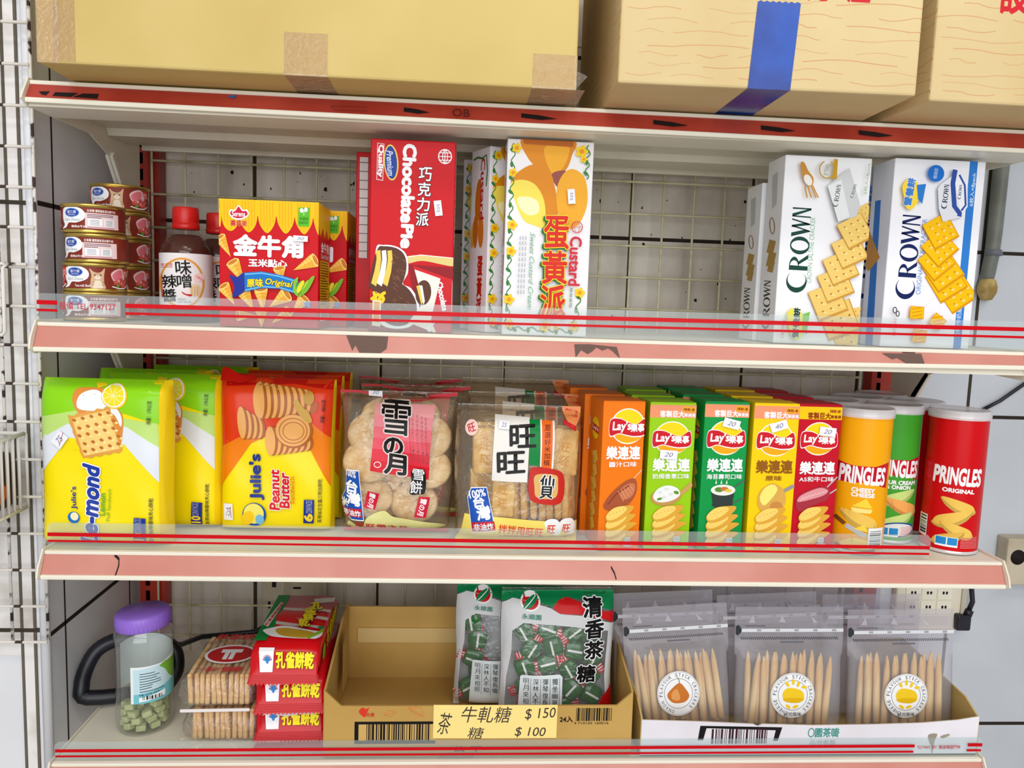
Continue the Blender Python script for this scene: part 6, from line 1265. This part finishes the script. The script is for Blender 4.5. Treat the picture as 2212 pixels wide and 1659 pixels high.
def pouch(lab, loc, yaw, tilt, w, h, kind, swing, seed):
    global sfirst
    t, F = pouch_thing(lab, loc, yaw, tilt, w, h)
    a = Art(t, F, [(0, 0), (150, 0), (150, 165), (0, 165)], cut=(26, 30), eps=.006, rough=.4, layer=20); cx, cy = (72, 113) if kind == 'onion' else (76, 113); rr = 30
    a.part('round_sticker', 'white round sticker with an onion' if kind == 'onion' else 'white round sticker with yellow cheese'); a.ell(WHITE, cx, cy, rr, rr, 0, 40); a.ring((190, 192, 198), cx, cy, rr*.97, rr*.97, .8, 0, 40); a.ring((150, 152, 160), cx, cy, rr*.68, rr*.68, .8, 0, 40)
    s_ = 'ONION FLAVOUR STICK CRACKERS ' if kind == 'onion' else 'CHEESE FLAVOUR STICK CRACKERS '
    for k, ch in enumerate(s_):
        if ch == ' ': continue
        q = math.radians(-160+k*(320/len(s_))); a.text((60, 62, 70), ch, cx+rr*.83*math.sin(q), cy-rr*.83*math.cos(q), .9 if ch == 'I' else 3.2, 4.4, math.degrees(q)); a.L -= 1
    a.L += 1
    if kind == 'onion': a.blob((206, 120, 50), (cx-16, cy+2), (cx-8, cy-8), (cx+2, cy-14), (cx+10, cy-6), (cx+15, cy+4), (cx+8, cy+12), (cx-8, cy+12)); a.blob((230, 160, 90), (cx-10, cy), (cx-2, cy-6), (cx+2, cy+8), (cx-8, cy+8)); a.line((120, 150, 60), 1.2, (cx+2, cy-13), (cx+1, cy-19), (cx-1, cy-22))
    else:
        a.blob((246, 206, 40), (cx-14, cy-2), (cx-6, cy-10), (cx+12, cy-6), (cx+15, cy+6), (cx+4, cy+10), (cx-10, cy+8)); a.blob((232, 184, 20), (cx-12, cy+4), (cx+14, cy+4), (cx+8, cy+10), (cx-8, cy+9))
        for dx, dy, q in ((-8, -15, 60), (0, -18, 90), (7, -15, 110), (15, -11, 0), (-6, 15, 40), (4, 15, -20)): a.ell((246, 206, 40), cx+dx, cy+dy, 4, 2, q)
        a.text((60, 62, 70), '起司風味', cx, cy+25, 24, 5, 0)
    a.end()
    r = random.Random(seed); n = 18; mt = Matrix.LocRotScale(Vector(loc), None, None) @ Matrix.Rotation(math.radians(yaw), 4, 'Z') @ Matrix.Rotation(math.radians(tilt[0]), 4, 'X') if False else None
    E = (math.radians(tilt[0]), math.radians(tilt[1]), math.radians(yaw)); from mathutils import Euler
    Mx = Matrix.Translation(Vector(loc)) @ Euler(E).to_matrix().to_4x4()
    for k in range(n):
        o = stick if sfirst else dup(stick); sfirst = False
        x = -5.5+11.0*k/(n-1)+r.uniform(-.1, .1); y = (-.42 if k % 2 else .42)+r.uniform(-.1, .1); q = swing+r.uniform(-3, 3)
        Lc = Mx @ Matrix.Translation(Vector((x, y, 5.75+r.uniform(-.45, .45)))) @ Matrix.Rotation(math.radians(q), 4, 'Y')
        o.location = Lc.to_translation()*K; o.rotation_euler = Lc.to_euler(); tag(o, 'thin pointed bread stick in the pouch with %s' % {5: 'the onion sticker', 8: 'the cheese sticker in the middle', 12: 'the cheese sticker at the right'}[seed], 'bread stick', 'bread sticks in the %s' % {5: 'onion pouch', 8: 'middle cheese pouch', 12: 'right cheese pouch'}[seed])
    return t
pouch('clear zip pouch of bread sticks with an onion sticker', (20.6, 6.2, B4+.8), 0, (-5, -4), 14.6, 17.0, 'onion', -4, 5)
pouch('middle clear zip pouch of bread sticks with a cheese sticker', (35.8, 6.0, B4+.55), 0, (-5, -.5), 15.4, 17.2, 'cheese', 2, 8)
pouch('rightmost clear zip pouch of bread sticks with a cheese sticker', (52.0, 6.0, B4+.55), 0, (-5, -1), 15.4, 17.0, 'cheese', 1, 12)
tp, _ = pouch_thing('clear zip pouch behind the onion-sticker pouch', (19.6, 10.5, B4+.55), 0, (-4, -3), 14.6, 17.6)
dup(tp, (34.8, 10.2, B4+.55), 0, 'clear zip pouch just behind the middle cheese pouch'); dup(tp, (31.6, 14.2, B4+.55), 0, 'clear zip pouch near the back of the white tray, left of centre', tilt=(-4, -1))
dup(tp, (49.8, 10.2, B4+.55), 0, 'clear zip pouch just behind the right cheese pouch', tilt=(-4, -1)); dup(tp, (45.4, 14.0, B4+.55), 0, 'clear zip pouch near the back of the white tray, right of centre', tilt=(-4, 1))

# ------------------------------------------------------------------ things on the wall
PVC = noisy('grey_pvc', (104, 108, 100), (128, 132, 124), scale=10, rough=.45); IVORY = mat((222, 214, 194), .4)
t = thing('conduit_pipe', 'grey plastic conduit pipe clamped to the tiles right of the cracker boxes', 'pipe', (78.2, 33.9, 38))
b = MB(); b.tube([(.5, 0, 32), (.3, 0, 8), (.2, .1, 4), (.2, .6, 1), (.1, 1.4, -1.4)], 1.15, PVC, 16); b.build('pipe', t)
b = MB(); b.tube([(.3, 0, 4.0), (.3, 0, 5.0)], 1.32, mat((108, 112, 120), .4), 16); b.box(1.3, 2.6, .7, 1.2, 4.1, 4.9, mat((108, 112, 120), .4)); b.build('clamp', t)
b = MB(); b.lathe([(0, -3.6), (.9, -3.4), (1.5, -2.2), (1.55, -1.2), (1.25, -.2), (1.0, .1)], noisy('foam_sealant', (150, 124, 70), (190, 164, 104), scale=50, rough=.9, bump=.4), 18, c=(.1, .3)); b.build('foam_seal', t)
t = thing('wall_cable', 'black cable slanting down the white tiles beside the red crisps can', 'cable', (84, 35, 18)); b = MB(); b.tube([(-3.8, 0, -2.5), (-1, -.3, -.8), (2.5, -.4, 1.9), (8, -.3, 6)], .32, BLK, 8); b.build('cable', t)
t = thing('wall_clip', 'small dark cable clip on the tiles beside the red crisps can', 'clip', (81.0, 35.3, 13.2)); b = MB(); b.box(-.5, .5, -.3, .2, -.6, .6, mat((50, 46, 44), .6)); b.build('clip', t, bevel=.15)
t = thing('power_outlet', 'ivory six-socket power outlet on the tiles below the right end of the shelf', 'power outlet', (73.6, 34.9, -19))
b = MB(); b.box(-6.6, 6.6, -1.0, .6, -5.2, 6.5, IVORY); b.build('outlet_box', t, bevel=.4, seg=3)
b = MB(); b.box(5.3, 6.1, -1.3, -1.0, -5.0, 6.3, mat((186, 180, 164), .4)); b.build('side_ridge', t)
for i in range(3):
    for j in range(2):
        b = MB(); x, z = -3.6+2.9*i, -.9+2.6*j; b.box(x-1.35, x+1.35, -1.12, -.98, z-1.2, z+1.2, mat((230, 224, 206), .4)); o = b.build('socket', t, bevel=.08)
        b = MB(); b.box(x-.45, x-.1, -1.16, -1.1, z-.15, z+.35, MARK); b.box(x+.15, x+.5, -1.16, -1.1, z-.15, z+.35, MARK); b.build('slot', o)
t = thing('power_plug', 'black plug and cord at the right edge of the ivory outlet', 'plug', (79.2, 33.6, -22.2)); b = MB(); b.box(-1.3, 1.3, -.9, .9, -1.6, 1.3, BLK); b.build('plug', t, bevel=.35, seg=3); b = MB(); b.tube([(.9, 0, 1.0), (1.2, 0, 2.0)], .8, BLK, 10); b.build('strain_relief', t); b = MB(); b.tube([(1.0, 0, 1.4), (1.7, 0, 3.5), (1.4, .2, 6), (.5, .5, 9), (.3, .6, 14)], .42, BLK, 8); b.build('cord', t)
t = thing('junction_box', 'beige metal box with a round hole, at the right edge beside the shelf end', 'junction box', (88.6, 35.0, -11)); BEI = noisy('beige_metal', (176, 164, 140), (200, 188, 164), scale=9, rough=.5)
b = MB(); b.box(-3.0, 6, -2.5, .4, -4.2, 4.2, BEI); b.build('box', t, bevel=.25); b = MB(); b.tube([(-1.0, -2.35, .9), (-1.0, -2.56, .9)], 1.35, MARK, 24); b.build('hole', t)
t = thing('slotted_plate', 'beige slotted steel plate on the wall behind the red biscuit packets', 'steel plate', (-39.0, 34.6, -18)); b = MB(); b.box(-4.2, 6.5, -.3, .5, -4.2, 4.5, BEI); b.build('plate', t, bevel=.1)
for x, z, w_, h_ in ((-2.2, 1.2, .7, 1.4), (-2.8, 3.2, .9, .4), (1.6, 2.0, 1.3, .35), (1.6, .4, 1.3, .35), (-3.0, -2.6, .4, 1.2), (-1.0, -2.6, .4, 1.2), (3.5, -2.4, 4.4, 1.4), (2.8, 3.9, 4.6, .8)):
    b = MB(); b.box(x-w_/2, x+w_/2, -.34, -.28, z-h_/2, z+h_/2, MARK); b.build('slot', t)

# wire baskets on the left grid
t = thing('wire_basket', 'white wire basket on the left grid, holding a dark packet, beside the lemon bags', 'wire basket', (-72, 4, 4.5)); RW = mat((226, 222, 216), .45)
b = MB()
for z in (0, 9.2): b.tube([(8, -.5, z-.2), (8, -9.5, z-.4), (-8, -9.5, z-.4), (-8, -.5, z-.2), (8, -.5, z-.2)], .26, RW, 8)
b.build('rim', t); b = MB(); b.tube([(0, 0, 0), (0, 0, 9.2)], .2, RW, 8); o = b.build('bar', t); o.location = (8*K, 0, -.3*K)
for k in range(1, 8): c = o.copy(); COL.objects.link(c); c.location = Vector((8, -.5-1.2*k, -.3))*K
for k in range(10): c = o.copy(); COL.objects.link(c); c.location = Vector((7-1.6*k, -9.5, -.4))*K
t = thing('snack_packet', 'dark brown packet with orange circles, lying in the wire basket at the left edge', 'packet', (-72, -1.5, 4.3)); b = MB(); b.box(-7, 7.4, -3.4, 4.4, .4, 7.2, mat((70, 50, 34), .4)); b.build('wrapper', t, bevel=.8, seg=3)
a = Art(t, flat((7.42, -3.4, .4), (0, 7.9, 0), (0, 0, 6.8), (1, 0, 0)), [(0, 0), (80, 0), (80, 68), (0, 68)]); a.part('orange_circles', 'orange circles'); a.ell((226, 120, 30), 14, 48, 12, 12); a.ell((226, 120, 30), 44, 46, 12, 12); a.end()
t = thing('wire_hook', 'white wire display loop hanging from the left grid beside the tins', 'wire hook', (-66.2, 3.4, 26)); b = MB(); b.tube([(-1.6, -.6, 8), (-1.6, -1.4, 7), (-1.6, -1.4, -.2), (-1.2, -1.4, -.6), (1.0, -1.4, -.4), (1.3, -1.4, 0), (1.3, -1.4, 7.5), (1.3, -.4, 8)], .22, RW, 8); b.build('loop', t); b = MB(); b.tube([(-3, -.3, 8), (3.4, -.3, 8)], .2, RUSTY, 8); b.build('crossbar', t)
